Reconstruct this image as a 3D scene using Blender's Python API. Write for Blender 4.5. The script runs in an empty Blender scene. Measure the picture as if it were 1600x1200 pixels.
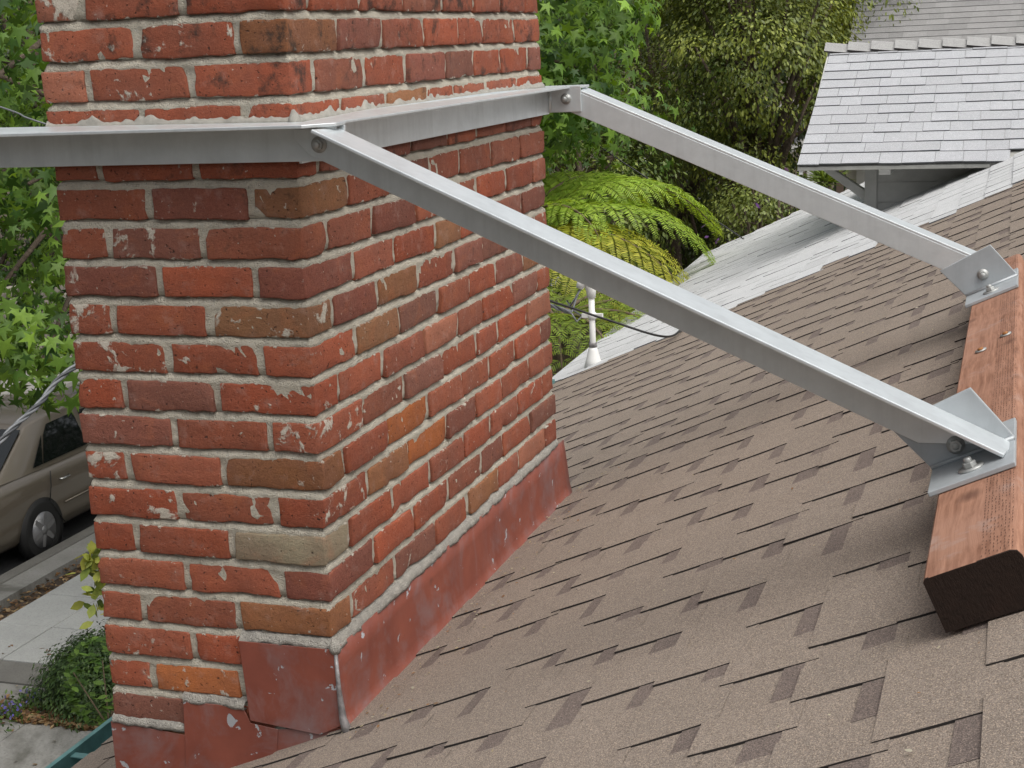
import bpy, math, random
import numpy as np
from mathutils import Vector, Matrix, noise as mnoise
random.seed(7); rng = np.random.default_rng(11)
S = bpy.context.scene
COL = S.collection
R = math.radians

# ------------------------------------------------------------------ camera
cam = bpy.data.objects.new('camera', bpy.data.cameras.new('camera')); COL.objects.link(cam)
CR = Vector((0.9481292814, 0.3147210939, -0.0447381128))
CD = Vector((0.0287905672, -0.2251749585, -0.9738928798))
CF = Vector((-0.3165785351, 0.9220883207, -0.2225559704))
CP = Vector((1.2499253096, -2.4873291347, -0.0608544956))
FPX = 2333.26
cam.matrix_world = Matrix(((CR.x, -CD.x, -CF.x, CP.x), (CR.y, -CD.y, -CF.y, CP.y), (CR.z, -CD.z, -CF.z, CP.z), (0, 0, 0, 1)))
cam.data.sensor_width = 36; cam.data.lens = 36*FPX/1600
cam.data.clip_start = 0.05; cam.data.clip_end = 2000
S.camera = cam
# ------------------------------------------------------------------ sky and sun (bright overcast)
SUN_EL, SUN_AZ = R(61), R(118)          # azimuth clockwise from +y
W = bpy.data.worlds.new('World'); S.world = W; W.use_nodes = True
wn = W.node_tree.nodes; wl = W.node_tree.links
bg = wn['Background']
sky = wn.new('ShaderNodeTexSky'); sky.sky_type = 'NISHITA'; sky.sun_disc = False
sky.sun_elevation = SUN_EL; sky.sun_rotation = SUN_AZ
sky.dust_density = 4.0; sky.air_density = 1.0
hs = wn.new('ShaderNodeHueSaturation'); hs.inputs['Saturation'].default_value = 0.22
wl.new(sky.outputs[0], hs.inputs['Color']); wl.new(hs.outputs[0], bg.inputs['Color'])
bg.inputs['Strength'].default_value = 0.080
sun = bpy.data.objects.new('sun', bpy.data.lights.new('sun', 'SUN')); COL.objects.link(sun)
sun.data.energy = 1.35; sun.data.angle = R(70); sun.data.color = (1.0, 0.95, 0.88)
sd = Vector((math.sin(SUN_AZ)*math.cos(SUN_EL), math.cos(SUN_AZ)*math.cos(SUN_EL), math.sin(SUN_EL)))
sun.rotation_euler = sd.to_track_quat('Z', 'Y').to_euler()
S.view_settings.view_transform = 'Standard'; S.view_settings.look = 'None'
S.view_settings.exposure = 1.02; S.view_settings.gamma = 1.0; S.view_settings.use_curve_mapping = False

# ------------------------------------------------------------------ constants of the place (origin: near top brick corner of the chimney)
GZ = -5.43                     # street level
PITCH = R(24)
P0 = Vector((0, 0, -1.385))    # roof surface at the chimney's uphill face
UV = Vector((math.cos(PITCH), 0, math.sin(PITCH))); YV = Vector((0, 1, 0)); NV = Vector((-math.sin(PITCH), 0, math.cos(PITCH)))
def shear(u, y): return u - 0.05*max(0, y-1.0)*min(1, max(0, (0.6-u)/1.8))
def RP(u, y, n=0): return P0 + UV*shear(u, y) + YV*y + NV*n
def pix(P):
    d = P-CP; z = d.dot(CF)
    if z < 0.05: return (-9999, -9999, z)
    return (800+FPX*d.dot(CR)/z, 600+FPX*d.dot(CD)/z, z)
def at(x, y, dist):            # point on the ray of a photo pixel, dist metres along the view axis
    return CP + (CF + CR*((x-800)/FPX) + CD*((y-600)/FPX))*dist

# ------------------------------------------------------------------ object helpers
def tag(o, label=None, cat=None, group=None, kind=None):
    if label: o['label'] = label
    if cat: o['category'] = cat
    if group: o['group'] = group
    if kind: o['kind'] = kind
    return o
def empty(name, loc=(0, 0, 0), label=None, cat=None, group=None, kind=None):
    o = bpy.data.objects.new(name, None); COL.objects.link(o); o.location = loc
    o.empty_display_size = 0.1
    return tag(o, label, cat, group, kind)
def par(o, p):
    if p is not None:
        o.parent = p
        o.matrix_parent_inverse = p_world(p).inverted()
    return o
def p_world(p):
    m = p.matrix_basis.copy()
    if p.parent is not None: m = p_world(p.parent) @ p.matrix_parent_inverse @ m
    return m
def link(name, me, parent=None):
    o = bpy.data.objects.new(name, me); COL.objects.link(o); return par(o, parent)
class MB:
    def __init__(s): s.v = []; s.f = []; s.m = []; s.sm = []
    def add(s, vs, fs, m=0, smooth=False):
        b = len(s.v); s.v += [tuple(x) for x in vs]
        for f in fs: s.f.append(tuple(b+i for i in f)); s.m.append(m); s.sm.append(smooth)
        return s
    def box(s, lo, hi, m=0, M=None):
        x0, y0, z0 = lo; x1, y1, z1 = hi
        vs = [Vector(p) for p in ((x0,y0,z0),(x1,y0,z0),(x1,y1,z0),(x0,y1,z0),(x0,y0,z1),(x1,y0,z1),(x1,y1,z1),(x0,y1,z1))]
        if M is not None: vs = [M @ p for p in vs]
        return s.add(vs, [(3,2,1,0),(4,5,6,7),(0,1,5,4),(1,2,6,5),(2,3,7,6),(3,0,4,7)], m)
    def prism(s, poly, ax, m=0):           # closed polygon (list of Vector) swept by vector ax
        n = len(poly); ax = Vector(ax)
        vs = [Vector(p) for p in poly]+[Vector(p)+ax for p in poly]
        fs = [tuple(range(n))[::-1], tuple(range(n, 2*n))]+[(i, (i+1) % n, n+(i+1) % n, n+i) for i in range(n)]
        return s.add(vs, fs, m)
    def tube(s, pts, rad, seg=8, m=0, cap=True):
        pts = [Vector(p) for p in pts]; n = len(pts)
        if not hasattr(rad, '__len__'): rad = [rad]*n
        vs = []; up = Vector((0.13, 0.21, 0.97)); prev = None
        for i, p in enumerate(pts):
            t = (pts[min(i+1, n-1)]-pts[max(i-1, 0)]).normalized()
            a = (prev - t*prev.dot(t)) if prev is not None else t.cross(up)
            if a.length < 1e-5: a = t.cross(Vector((1, 0, 0)))
            a.normalize(); b = t.cross(a); prev = a
            for k in range(seg):
                q = 2*math.pi*k/seg; vs.append(p+(a*math.cos(q)+b*math.sin(q))*rad[i])
        fs = [(i*seg+k, i*seg+(k+1) % seg, (i+1)*seg+(k+1) % seg, (i+1)*seg+k) for i in range(n-1) for k in range(seg)]
        if cap: fs += [tuple(range(seg))[::-1], tuple(range((n-1)*seg, n*seg))]
        return s.add(vs, fs, m, True)
    def build(s, name, mats, parent=None):
        me = bpy.data.meshes.new(name); me.from_pydata(s.v, [], s.f)
        if not isinstance(mats, (list, tuple)): mats = [mats]
        for x in mats: me.materials.append(x)
        me.polygons.foreach_set('material_index', s.m); me.polygons.foreach_set('use_smooth', s.sm)
        me.validate(); me.update()
        return link(name, me, parent)
def bevel(o, w=0.002, seg=2, ang=35):
    b = o.modifiers.new('bevel', 'BEVEL'); b.width = w; b.segments = seg; b.limit_method = 'ANGLE'; b.angle_limit = R(ang)
    return o

# ------------------------------------------------------------------ material helpers
class NT:
    def __init__(s, name):
        s.mat = bpy.data.materials.new(name); s.mat.use_nodes = True
        s.t = s.mat.node_tree; s.n = s.t.nodes; s.p = s.n['Principled BSDF']; s.out = s.n['Material Output']
    def l(s, a, b): s.t.links.new(a, b)
    def set(s, k, v): s.p.inputs[k].default_value = v
    def tc(s, which='Object'): return s.n.new('ShaderNodeTexCoord').outputs[which]
    def pos(s): return s.n.new('ShaderNodeNewGeometry').outputs['Position']
    def info(s, k='Random'): return s.n.new('ShaderNodeObjectInfo').outputs[k]
    def attr(s, nm, out='Color'):
        a = s.n.new('ShaderNodeAttribute'); a.attribute_name = nm; return a.outputs[out]
    def mapping(s, v, scale=(1,1,1), loc=None, rot=None):
        m = s.n.new('ShaderNodeMapping'); s.l(v, m.inputs[0]); m.inputs['Scale'].default_value = scale
        if rot: m.inputs['Rotation'].default_value = rot
        if loc is not None: s.l(loc, m.inputs['Location'])
        return m.outputs[0]
    def noise(s, v, scale, detail=4, rough=0.55, dist=0.0, out='Fac'):
        n = s.n.new('ShaderNodeTexNoise'); s.l(v, n.inputs['Vector']); n.inputs['Scale'].default_value = scale
        n.inputs['Detail'].default_value = detail; n.inputs['Roughness'].default_value = rough; n.inputs['Distortion'].default_value = dist
        return n.outputs[out]
    def vor(s, v, scale, out='Distance', feature='F1'):
        n = s.n.new('ShaderNodeTexVoronoi'); n.feature = feature; s.l(v, n.inputs['Vector']); n.inputs['Scale'].default_value = scale; return n.outputs[out]
    def ramp(s, f, stops, interp='LINEAR'):
        r = s.n.new('ShaderNodeValToRGB'); s.l(f, r.inputs[0]); e = r.color_ramp; e.interpolation = interp
        while len(e.elements) < len(stops): e.elements.new(0.5)
        for i, (p, c) in enumerate(stops):
            e.elements[i].position = p; e.elements[i].color = (c, c, c, 1) if not hasattr(c, '__len__') else (*c, 1)
        return r.outputs[0]
    def mth(s, op, a, b=None, clamp=False):
        n = s.n.new('ShaderNodeMath'); n.operation = op; n.use_clamp = clamp
        for i, x in enumerate((a, b)):
            if x is None: continue
            if isinstance(x, (int, float)): n.inputs[i].default_value = x
            else: s.l(x, n.inputs[i])
        return n.outputs[0]
    def mix(s, f, a, b, mode='MIX'):
        n = s.n.new('ShaderNodeMix'); n.data_type = 'RGBA'; n.blend_type = mode
        for k, x in ((0, f), (6, a), (7, b)):
            if hasattr(x, 'is_linked') or hasattr(x, 'links'): s.l(x, n.inputs[k])
            elif k == 0: n.inputs[k].default_value = x
            else: n.inputs[k].default_value = (*x, 1)
        return n.outputs[2]
    def vadd(s, a, b):
        n = s.n.new('ShaderNodeVectorMath'); n.operation = 'ADD'; s.l(a, n.inputs[0]); s.l(b, n.inputs[1]); return n.outputs[0]
    def bump(s, h, strength=0.5, dist=0.002, prev=None):
        b = s.n.new('ShaderNodeBump'); s.l(h, b.inputs['Height']); b.inputs['Strength'].default_value = strength; b.inputs['Distance'].default_value = dist
        if prev is not None: s.l(prev, b.inputs['Normal'])
        s.l(b.outputs[0], s.p.inputs['Normal']); return b.outputs[0]
    def color(s, c): s.l(c, s.p.inputs['Base Color']); return s
    def rnd3(s):                                   # per-object random offset vector
        c = s.n.new('ShaderNodeCombineXYZ'); r = s.info('Random')
        s.l(s.mth('MULTIPLY', r, 37.0), c.inputs[0]); s.l(s.mth('MULTIPLY', r, 91.0), c.inputs[1]); s.l(s.mth('MULTIPLY', r, 53.0), c.inputs[2])
        return c.outputs[0]
def flat(name, col, rough=0.6, metal=0.0, nscale=None, var=0.25, bump=None, spec=0.5):
    m = NT(name); m.set('Roughness', rough); m.set('Metallic', metal); m.set('Specular IOR Level', spec)
    if nscale:
        f = m.noise(m.pos(), nscale, 6)
        m.color(m.mix(m.ramp(f, [(0.3, 0), (0.7, 1)]), tuple(x*(1-var) for x in col), tuple(min(1, x*(1+var)) for x in col)))
        if bump: m.bump(m.noise(m.pos(), bump[0], 4), bump[1], bump[2])
    else: m.set('Base Color', (*col, 1))
    return m.mat

# brick: own colour from the object, mottling, mortar smears (object alpha), soot and lichen
def mat_brick():
    m = NT('brick'); m.set('Roughness', 0.9); m.set('Specular IOR Level', 0.25)
    v = m.vadd(m.tc('Object'), m.rnd3()); P = m.pos()
    base = m.info('Color')
    big = m.noise(v, 9, 3, 0.6)
    c = m.mix(m.ramp(big, [(0.35, 0), (0.65, 1)]), base, m.mix(0.45, base, (0.17, 0.08, 0.06)))
    flame = m.noise(v, 16, 5, 0.6, 0.6)
    c = m.mix(m.ramp(flame, [(0.55, 0), (0.75, 0.6)]), c, m.mix(0.55, base, (0.46, 0.15, 0.06)))
    fine = m.noise(v, 420, 3, 0.7)
    c = m.mix(m.ramp(fine, [(0.3, 0.7), (0.52, 0), (0.8, 0)]), c, m.mix(0.5, base, (0.05, 0.02, 0.018)))
    med = m.noise(v, 190, 4, 0.7)
    c = m.mix(m.ramp(med, [(0.5, 0), (0.75, 0.45)]), c, m.mix(0.4, base, (0.50, 0.24, 0.15)))
    c = m.mix(m.ramp(med, [(0.28, 0.5), (0.42, 0)]), c, m.mix(0.6, base, (0.06, 0.03, 0.025)))
    pit = m.noise(v, 150, 2, 0.5)
    c = m.mix(m.ramp(pit, [(0.27, 0.85), (0.33, 0)]), c, (0.04, 0.022, 0.018))
    bloom = m.noise(v, 24, 7, 0.7)
    c = m.mix(m.ramp(bloom, [(0.55, 0), (0.82, 0.5)]), c, (0.42, 0.30, 0.26))
    # mortar smears
    sm = m.noise(m.vadd(P, m.rnd3()), 22, 6, 0.62, 0.4)
    th = m.mth('ADD', sm, m.mth('MULTIPLY', m.info('Alpha'), 0.20))
    gs = m.n.new('ShaderNodeSeparateXYZ'); m.l(m.tc('Generated'), gs.inputs[0])
    ed = m.mth('ABSOLUTE', m.mth('SUBTRACT', gs.outputs[2], 0.5))
    er = m.n.new('ShaderNodeMapRange'); m.l(ed, er.inputs[0])
    for i, x in enumerate((0.36, 0.5, 0.0, 0.20)): er.inputs[i+1].default_value = x
    th = m.mth('MAXIMUM', th, m.mth('ADD', m.noise(m.vadd(P, m.rnd3()), 48, 6, 0.7, 0.3), er.outputs[0]))
    smk = m.ramp(th, [(0.685, 0), (0.735, 0.95)])
    c = m.mix(smk, c, m.ramp(fine, [(0.3, (0.40, 0.365, 0.30)), (0.7, (0.66, 0.62, 0.54))]))
    spk = m.ramp(m.noise(v, 75, 3, 0.6), [(0.70, 0), (0.73, 0.8)])
    c = m.mix(spk, c, (0.5, 0.46, 0.4))
    # soot and lichen, heaviest in the upper courses
    sx = m.n.new('ShaderNodeSeparateXYZ'); m.l(P, sx.inputs[0])
    hz = m.n.new('ShaderNodeMapRange'); m.l(sx.outputs[2], hz.inputs[0])
    for i, x in enumerate((-0.75, 0.1, -0.03, 0.12)): hz.inputs[i+1].default_value = x
    so = m.mth('ADD', m.noise(P, 13, 8, 0.72), hz.outputs[0])
    c = m.mix(m.ramp(so, [(0.63, 0), (0.74, 0.85)]), c, (0.035, 0.03, 0.026))
    m.color(c)
    h = m.mth('ADD', m.mth('MULTIPLY', m.noise(v, 70, 8, 0.72), 0.7), m.mth('MULTIPLY', fine, 0.3))
    h = m.mth('ADD', h, m.mth('MULTIPLY', m.ramp(pit, [(0.25, 0), (0.36, 1)]), 0.35))
    h = m.mth('ADD', h, m.mth('MULTIPLY', smk, 0.25))
    m.bump(h, 1.0, 0.0065)
    return m.mat
def mat_mortar(name='mortar', a=(0.70, 0.65, 0.54), b=(0.53, 0.49, 0.405)):
    m = NT(name); m.set('Roughness', 0.95); m.set('Specular IOR Level', 0.2); P = m.pos()
    c = m.mix(m.ramp(m.noise(P, 30, 6, 0.7), [(0.35, 0), (0.65, 1)]), b, a)
    g = m.noise(P, 500, 3, 0.7)
    c = m.mix(m.ramp(g, [(0.3, 0.55), (0.42, 0)]), c, (0.16, 0.145, 0.12))
    c = m.mix(m.ramp(m.vor(P, 330, 'Color'), [(0.72, 0), (0.85, 0.55)]), c, (0.62, 0.60, 0.54))
    c = m.mix(m.ramp(m.noise(P, 17, 8, 0.75), [(0.60, 0), (0.72, 0.8)]), c, (0.06, 0.055, 0.045))
    m.color(c)
    h = m.mth('ADD', m.noise(P, 170, 7, 0.75), m.mth('MULTIPLY', g, 0.6))
    h = m.mth('ADD', h, m.ramp(m.vor(P, 260), [(0.1, 0.0), (0.45, 0.5)]))
    m.bump(h, 1.0, 0.007); return m.mat
def mat_flash():
    m = NT('red_painted_flashing'); m.set('Roughness', 0.55); P = m.pos()
    c = m.mix(m.ramp(m.noise(P, 9, 5), [(0.3, 0), (0.7, 1)]), (0.17, 0.045, 0.030), (0.235, 0.066, 0.042))
    st = m.mapping(P, (9, 9, 3))
    chalk = m.noise(st, 1.3, 6, 0.7, 0.6)
    c = m.mix(m.ramp(m.noise(P, 6, 7, 0.72, 0.4), [(0.48, 0), (0.70, 0.75)]), c, (0.20, 0.135, 0.135))
    c = m.mix(m.ramp(chalk, [(0.56, 0), (0.76, 0.35)]), c, (0.27, 0.23, 0.24))
    pl = m.noise(P, 26, 5, 0.55, 0.3)
    k = m.ramp(pl, [(0.655, 0), (0.67, 1)])
    c = m.mix(k, c, (0.33, 0.34, 0.36))
    c = m.mix(m.ramp(m.noise(P, 15, 7, 0.7), [(0.62, 0), (0.78, 0.6)]), c, (0.05, 0.03, 0.028))
    m.color(c); m.bump(m.mth('SUBTRACT', m.noise(P, 7, 3), m.mth('MULTIPLY', k, 0.15)), 0.5, 0.008); return m.mat
def mat_steel(name, base, metal, rough):
    m = NT(name); m.set('Metallic', metal); P = m.pos()
    st = m.noise(m.mapping(m.tc('Object'), (40, 40, 2.5)), 1.0, 5, 0.6)
    cl = m.noise(P, 16, 6, 0.65)
    c = m.mix(m.ramp(cl, [(0.3, 0), (0.7, 1)]), tuple(x*0.90 for x in base), tuple(min(1, x*1.05) for x in base))
    c = m.mix(m.ramp(st, [(0.5, 0), (0.8, 0.35)]), c, tuple(x*0.62 for x in base))
    m.color(c); m.l(m.ramp(m.noise(P, 90, 4), [(0.2, rough-0.05), (0.8, rough+0.07)]), m.p.inputs['Roughness'])
    m.bump(m.noise(P, 110, 5, 0.6), 0.10, 0.0015); return m.mat
def mat_shingle(name, a, b, dark, speck, rough=0.95, usecol=False, tone=0.42, utone=0.5):
    m = NT(name); m.set('Roughness', rough); m.set('Specular IOR Level', 0.2); P = m.pos()
    g = m.noise(P, 520, 2, 0.6); g2 = m.vor(P, 640, 'Color')
    sp = m.n.new('ShaderNodeSeparateColor'); m.l(g2, sp.inputs[0])
    c = m.mix(m.noise(P, 5, 4, 0.6), a, b)
    c = m.mix(m.ramp(m.noise(P, 28, 5, 0.65), [(0.4, 0), (0.75, 0.35)]), c, tuple(x*0.72 for x in a))
    rr = m.attr('tone', 'Color') if usecol else m.info('Random')
    c = m.mix(m.mth('MULTIPLY', rr, 0.80 if usecol else tone), c, tuple(x*(utone if usecol else 0.70) for x in b))
    c = m.mix(m.ramp(sp.outputs[0], [(0.72, 0), (0.8, 0.75)]), c, speck)
    c = m.mix(m.ramp(sp.outputs[1], [(0.66, 0), (0.76, 0.7)]), c, dark)
    c = m.mix(m.ramp(g, [(0.3, 0.5), (0.5, 0)]), c, tuple(x*0.5 for x in a))
    m.color(c); m.bump(m.mth('ADD', g, m.mth('MULTIPLY', sp.outputs[0], 0.6)), 0.7, 0.0025); return m.mat
def mat_wood():
    m = NT('pressure_treated_timber'); m.set('Roughness', 0.85); m.set('Specular IOR Level', 0.25); o = m.tc('Object')
    w = m.vadd(m.mapping(o, (1, 0.05, 1)), m.mapping(m.noise(o, 5, 3, 0.5, 0, 'Color'), (0.02, 0.02, 0.02)))
    gr = m.noise(w, 130, 5, 0.6)
    c = m.mix(m.ramp(gr, [(0.3, 0), (0.7, 1)]), (0.185, 0.085, 0.052), (0.37, 0.195, 0.128))
    c = m.mix(m.ramp(m.noise(o, 7, 4), [(0.42, 0), (0.7, 0.7)]), c, (0.36, 0.20, 0.14))
    c = m.mix(m.ramp(m.noise(o, 10, 6, 0.7), [(0.56, 0), (0.74, 0.65)]), c, (0.36, 0.28, 0.25))
    kn = m.vor(m.mapping(o, (7, 4.5, 7)), 1.0)
    c = m.mix(m.ramp(kn, [(0.07, 0.75), (0.17, 0)]), c, (0.10, 0.045, 0.03))
    # rows of incising cuts
    br = m.n.new('ShaderNodeTexBrick'); m.l(m.mapping(o, (1, 1, 1), None, (0, 0, R(90))), br.inputs['Vector'])
    br.inputs['Scale'].default_value = 40; br.inputs['Mortar Size'].default_value = 0.0; br.offset = 0.5
    m.color(c); m.bump(gr, 0.45, 0.002)
    return m.mat
def mat_endgrain():
    m = NT('dark_stained_end_grain'); m.set('Roughness', 0.9); m.set('Specular IOR Level', 0.15); o = m.tc('Object')
    wv = m.n.new('ShaderNodeTexWave'); wv.wave_type = 'RINGS'; wv.rings_direction = 'Y'; m.l(m.mapping(o, (1, 0, 1.15)), wv.inputs['Vector'])
    wv.inputs['Scale'].default_value = 17; wv.inputs['Distortion'].default_value = 7; wv.inputs['Detail Scale'].default_value = 2
    c = m.mix(wv.outputs['Fac'], (0.007, 0.006, 0.006), (0.013, 0.010, 0.009))
    c = m.mix(m.ramp(m.noise(o, 22, 5), [(0.55, 0), (0.75, 0.5)]), c, (0.028, 0.014, 0.011))
    c = m.mix(0.65, c, m.mix(m.noise(m.mapping(o, (1, 1, 6)), 60, 6, 0.7), (0.010, 0.008, 0.007), (0.055, 0.032, 0.023)))
    m.color(c); m.bump(m.noise(m.mapping(o, (3, 1, 1)), 90, 6, 0.7), 0.8, 0.004); return m.mat
def mat_leaf(name, rough=0.5, trans=0.35, tint=(1, 1, 1)):
    m = NT(name); m.set('Roughness', rough); m.set('Specular IOR Level', 0.35)
    c = m.attr('tint'); c2 = m.mix(m.ramp(m.noise(m.pos(), 35, 3), [(0.3, 0), (0.7, 0.25)]), c, (0.02, 0.05, 0.01))
    m.color(c2)
    t = m.n.new('ShaderNodeBsdfTranslucent'); m.l(m.mix(1.0, c2, (1.5, 1.35, 0.5), 'MULTIPLY'), t.inputs[0])
    x = m.n.new('ShaderNodeMixShader'); x.inputs[0].default_value = trans
    m.l(m.p.outputs[0], x.inputs[1]); m.l(t.outputs[0], x.inputs[2]); m.l(x.outputs[0], m.out.inputs[0]); return m.mat
def mat_ground(name, a, b, scale=3, fine=60, rough=0.95, bs=0.5, stain=None):
    m = NT(name); m.set('Roughness', rough); m.set('Specular IOR Level', 0.25); P = m.pos()
    c = m.mix(m.ramp(m.noise(P, scale, 6, 0.65), [(0.3, 0), (0.7, 1)]), a, b)
    c = m.mix(m.ramp(m.noise(P, fine, 3, 0.7), [(0.3, 0.5), (0.5, 0)]), c, tuple(x*0.6 for x in a))
    if stain: c = m.mix(m.ramp(m.noise(P, 1.1, 5, 0.7, 0.5), [(0.5, 0), (0.66, 0.8)]), c, stain)
    m.color(c); m.bump(m.noise(P, fine, 4, 0.7), bs, 0.01); return m.mat
def mat_glass(name):
    m = NT(name); m.set('Base Color', (0.006, 0.008, 0.008, 1)); m.set('Roughness', 0.03); m.set('Specular IOR Level', 0.8); return m.mat

M = dict(
    brick=mat_brick(), mortar=mat_mortar(), cement=mat_mortar('cement_fillet', (0.52, 0.495, 0.44), (0.36, 0.34, 0.31)),
    caulk=flat('grey_sealant', (0.27, 0.26, 0.23), 0.7, 0, 60, 0.2, (150, 0.5, 0.003)),
    flash=mat_flash(), lead=flat('weathered_solder', (0.20, 0.19, 0.19), 0.5, 0.3, 50, 0.5, (80, 0.6, 0.004)),
    steel=mat_steel('galvanised_steel', (0.70, 0.745, 0.765), 0.58, 0.36), zinc=mat_steel('zinc_bolt', (0.40, 0.41, 0.40), 0.5, 0.45),
    paint=mat_steel('grey_painted_steel', (0.40, 0.43, 0.45), 0.25, 0.45),
    brown=mat_shingle('brown_asphalt_shingle', (0.272, 0.222, 0.184), (0.330, 0.284, 0.244), (0.14, 0.108, 0.088), (0.47, 0.38, 0.30)),
    band=mat_shingle('dark_brown_shingle_band', (0.185, 0.148, 0.132), (0.21, 0.172, 0.154), (0.09, 0.072, 0.065), (0.32, 0.25, 0.21)),
    edge=flat('asphalt_cut_edge', (0.018, 0.015, 0.014), 0.9),
    white=mat_shingle('white_asphalt_shingle', (0.60, 0.61, 0.62), (0.70, 0.71, 0.72), (0.46, 0.47, 0.48), (0.80, 0.80, 0.80), usecol=True, utone=0.72),
    whiteobj=mat_shingle('pale_grey_asphalt_shingle', (0.40, 0.415, 0.44), (0.56, 0.575, 0.60), (0.28, 0.29, 0.31), (0.68, 0.68, 0.70), tone=0.95),
    greyobj=mat_shingle('weathered_ridge_shingle', (0.34, 0.34, 0.335), (0.44, 0.44, 0.43), (0.2, 0.2, 0.2), (0.55, 0.55, 0.55)),
    grey=mat_shingle('grey_asphalt_shingle', (0.26, 0.255, 0.25), (0.36, 0.355, 0.35), (0.18, 0.18, 0.18), (0.45, 0.45, 0.45), usecol=True),
    wedge=flat('grey_shingle_edge', (0.10, 0.105, 0.11), 0.9),
    wood=mat_wood(), endg=mat_endgrain(),
    whitepaint=flat('white_paint', (0.68, 0.68, 0.66), 0.5, 0, 8, 0.08), greywall=flat('grey_painted_siding', (0.42, 0.42, 0.40), 0.6, 0, 10, 0.12),
    soffit=flat('grey_soffit_board', (0.30, 0.30, 0.28), 0.7, 0, 10, 0.15),
    teal=flat('teal_painted_gutter', (0.10, 0.22, 0.22), 0.4, 0, 20, 0.25),
    leafm=mat_leaf('leaf', 0.5, 0.35), fern=mat_leaf('fern_leaflet', 0.5, 0.35), gloss=mat_leaf('small_leaf', 0.4, 0.2),
    bark=flat('bark', (0.10, 0.075, 0.055), 0.95, 0, 12, 0.4, (30, 0.9, 0.02)), twig=flat('brown_twig', (0.11, 0.08, 0.05), 0.9, 0, 30, 0.3),
    soil=mat_ground('soil', (0.055, 0.042, 0.032), (0.10, 0.078, 0.06), 2.5, 30),
    asphalt=mat_ground('asphalt', (0.040, 0.041, 0.043), (0.060, 0.060, 0.062), 2, 90),
    conc=mat_ground('sidewalk_concrete', (0.33, 0.335, 0.325), (0.41, 0.415, 0.40), 1.6, 60, 0.9, 0.25),
    conc2=mat_ground('old_driveway_concrete', (0.19, 0.185, 0.17), (0.30, 0.295, 0.28), 1.4, 50, 0.9, 0.3, (0.09, 0.088, 0.075)),
    conc3=mat_ground('dark_concrete', (0.13, 0.125, 0.115), (0.18, 0.175, 0.16), 2.2, 50, 0.9, 0.3),
    stone=None, car=None, glass=mat_glass('car_glass'), rubber=flat('tyre_rubber', (0.012, 0.012, 0.012), 0.8),
    alloy=flat('alloy_rim', (0.30, 0.30, 0.31), 0.35, 0.7), black=flat('black_plastic', (0.010, 0.010, 0.010), 0.6),
    chrome=flat('chrome_trim', (0.6, 0.6, 0.58), 0.15, 1.0), cable=flat('black_cable', (0.015, 0.015, 0.016), 0.5),
    cabled=flat('dark_grey_cable', (0.05, 0.055, 0.06), 0.5), cableg=flat('grey_stranded_cable', (0.16, 0.17, 0.18), 0.5, 0.2), tail=flat('red_tail_lamp', (0.25, 0.01, 0.01), 0.2),
    litter=None, wall2=flat('neighbour_stucco', (0.62, 0.60, 0.55), 0.8, 0, 3, 0.06), post=flat('brown_post', (0.13, 0.09, 0.07), 0.8, 0, 10, 0.2))
def mat_stone():
    m = NT('rubble_stone'); m.set('Roughness', 0.95); P = m.pos()
    c = m.mix(m.info('Random'), (0.17, 0.15, 0.125), (0.31, 0.28, 0.245))
    c = m.mix(m.ramp(m.noise(P, 8, 6, 0.7), [(0.4, 0), (0.7, 0.6)]), c, (0.13, 0.125, 0.11)); m.color(c); m.bump(m.noise(P, 18, 5), 0.7, 0.02); return m.mat
M['stone'] = mat_stone()
def mat_car():
    m = NT('tan_metallic_paint'); m.set('Base Color', (0.175, 0.148, 0.115, 1)); m.set('Metallic', 0.4); m.set('Roughness', 0.38); m.set('Coat Weight', 0.8); m.set('Coat Roughness', 0.05); return m.mat
M['car'] = mat_car()

# ------------------------------------------------------------------ ground, street, pavement
def sheet(name, x0, x1, y0, y1, z, mat, kind='structure', parent=None):
    mb = MB(); mb.add([(x0, y0, z), (x1, y0, z), (x1, y1, z), (x0, y1, z)], [(0, 1, 2, 3)])
    o = mb.build(name, mat, parent)
    if kind and parent is None: o['kind'] = kind
    return o
sheet('ground', -600, 600, -600, 600, GZ, M['soil'])
sheet('road', -13.6, -8.83, -200, 300, GZ+0.004, M['asphalt'])
kb = MB(); kb.box((-8.83, -60, GZ-0.2), (-8.66, 120, GZ+0.13)); bevel(tag(kb.build('kerb', M['conc3']), kind='structure'), 0.02)
kb = MB(); kb.box((-8.655, -60, GZ-0.2), (-8.36, 120, GZ+0.112)); tag(kb.build('kerb_strip', M['conc2']), kind='structure')
kb = MB(); kb.box((-13.8, -60, GZ-0.2), (-13.6, 120, GZ+0.12)); tag(kb.build('far_kerb', M['conc3']), kind='structure')
sheet('far_pavement', -15.2, -13.8, -60, 120, GZ+0.11, M['conc2'])
pav = empty('pavement', (-7.4, 8, GZ), kind='structure')
slab = MB(); slab.box((0.006, 0.006, -0.12), (0.624, 0.774, 0)); slab_o = slab.build('slab', M['conc'], pav); bevel(slab_o, 0.008)
first = True
for j in range(-2, 12):
    for i in range(2):
        o = slab_o if first else bpy.data.objects.new('slab', slab_o.data)
        if not first:
            COL.objects.link(o); par(o, pav); bevel(o, 0.008)
        o.location = Vector((-8.03+0.63*i, 8.03+0.78*j, GZ+0.11+random.uniform(-.004, .004))) - pav.location; first = False
        o.matrix_parent_inverse = Matrix()
for o in [o for o in pav.children if o.location.y + 8 < 7.9]: bpy.data.objects.remove(o)
kb = MB(); kb.box((-8.6, 7.62, GZ-0.1), (-6.72, 8.02, GZ+0.102)); tag(kb.build('driveway_apron', M['conc3']), kind='structure')
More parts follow.
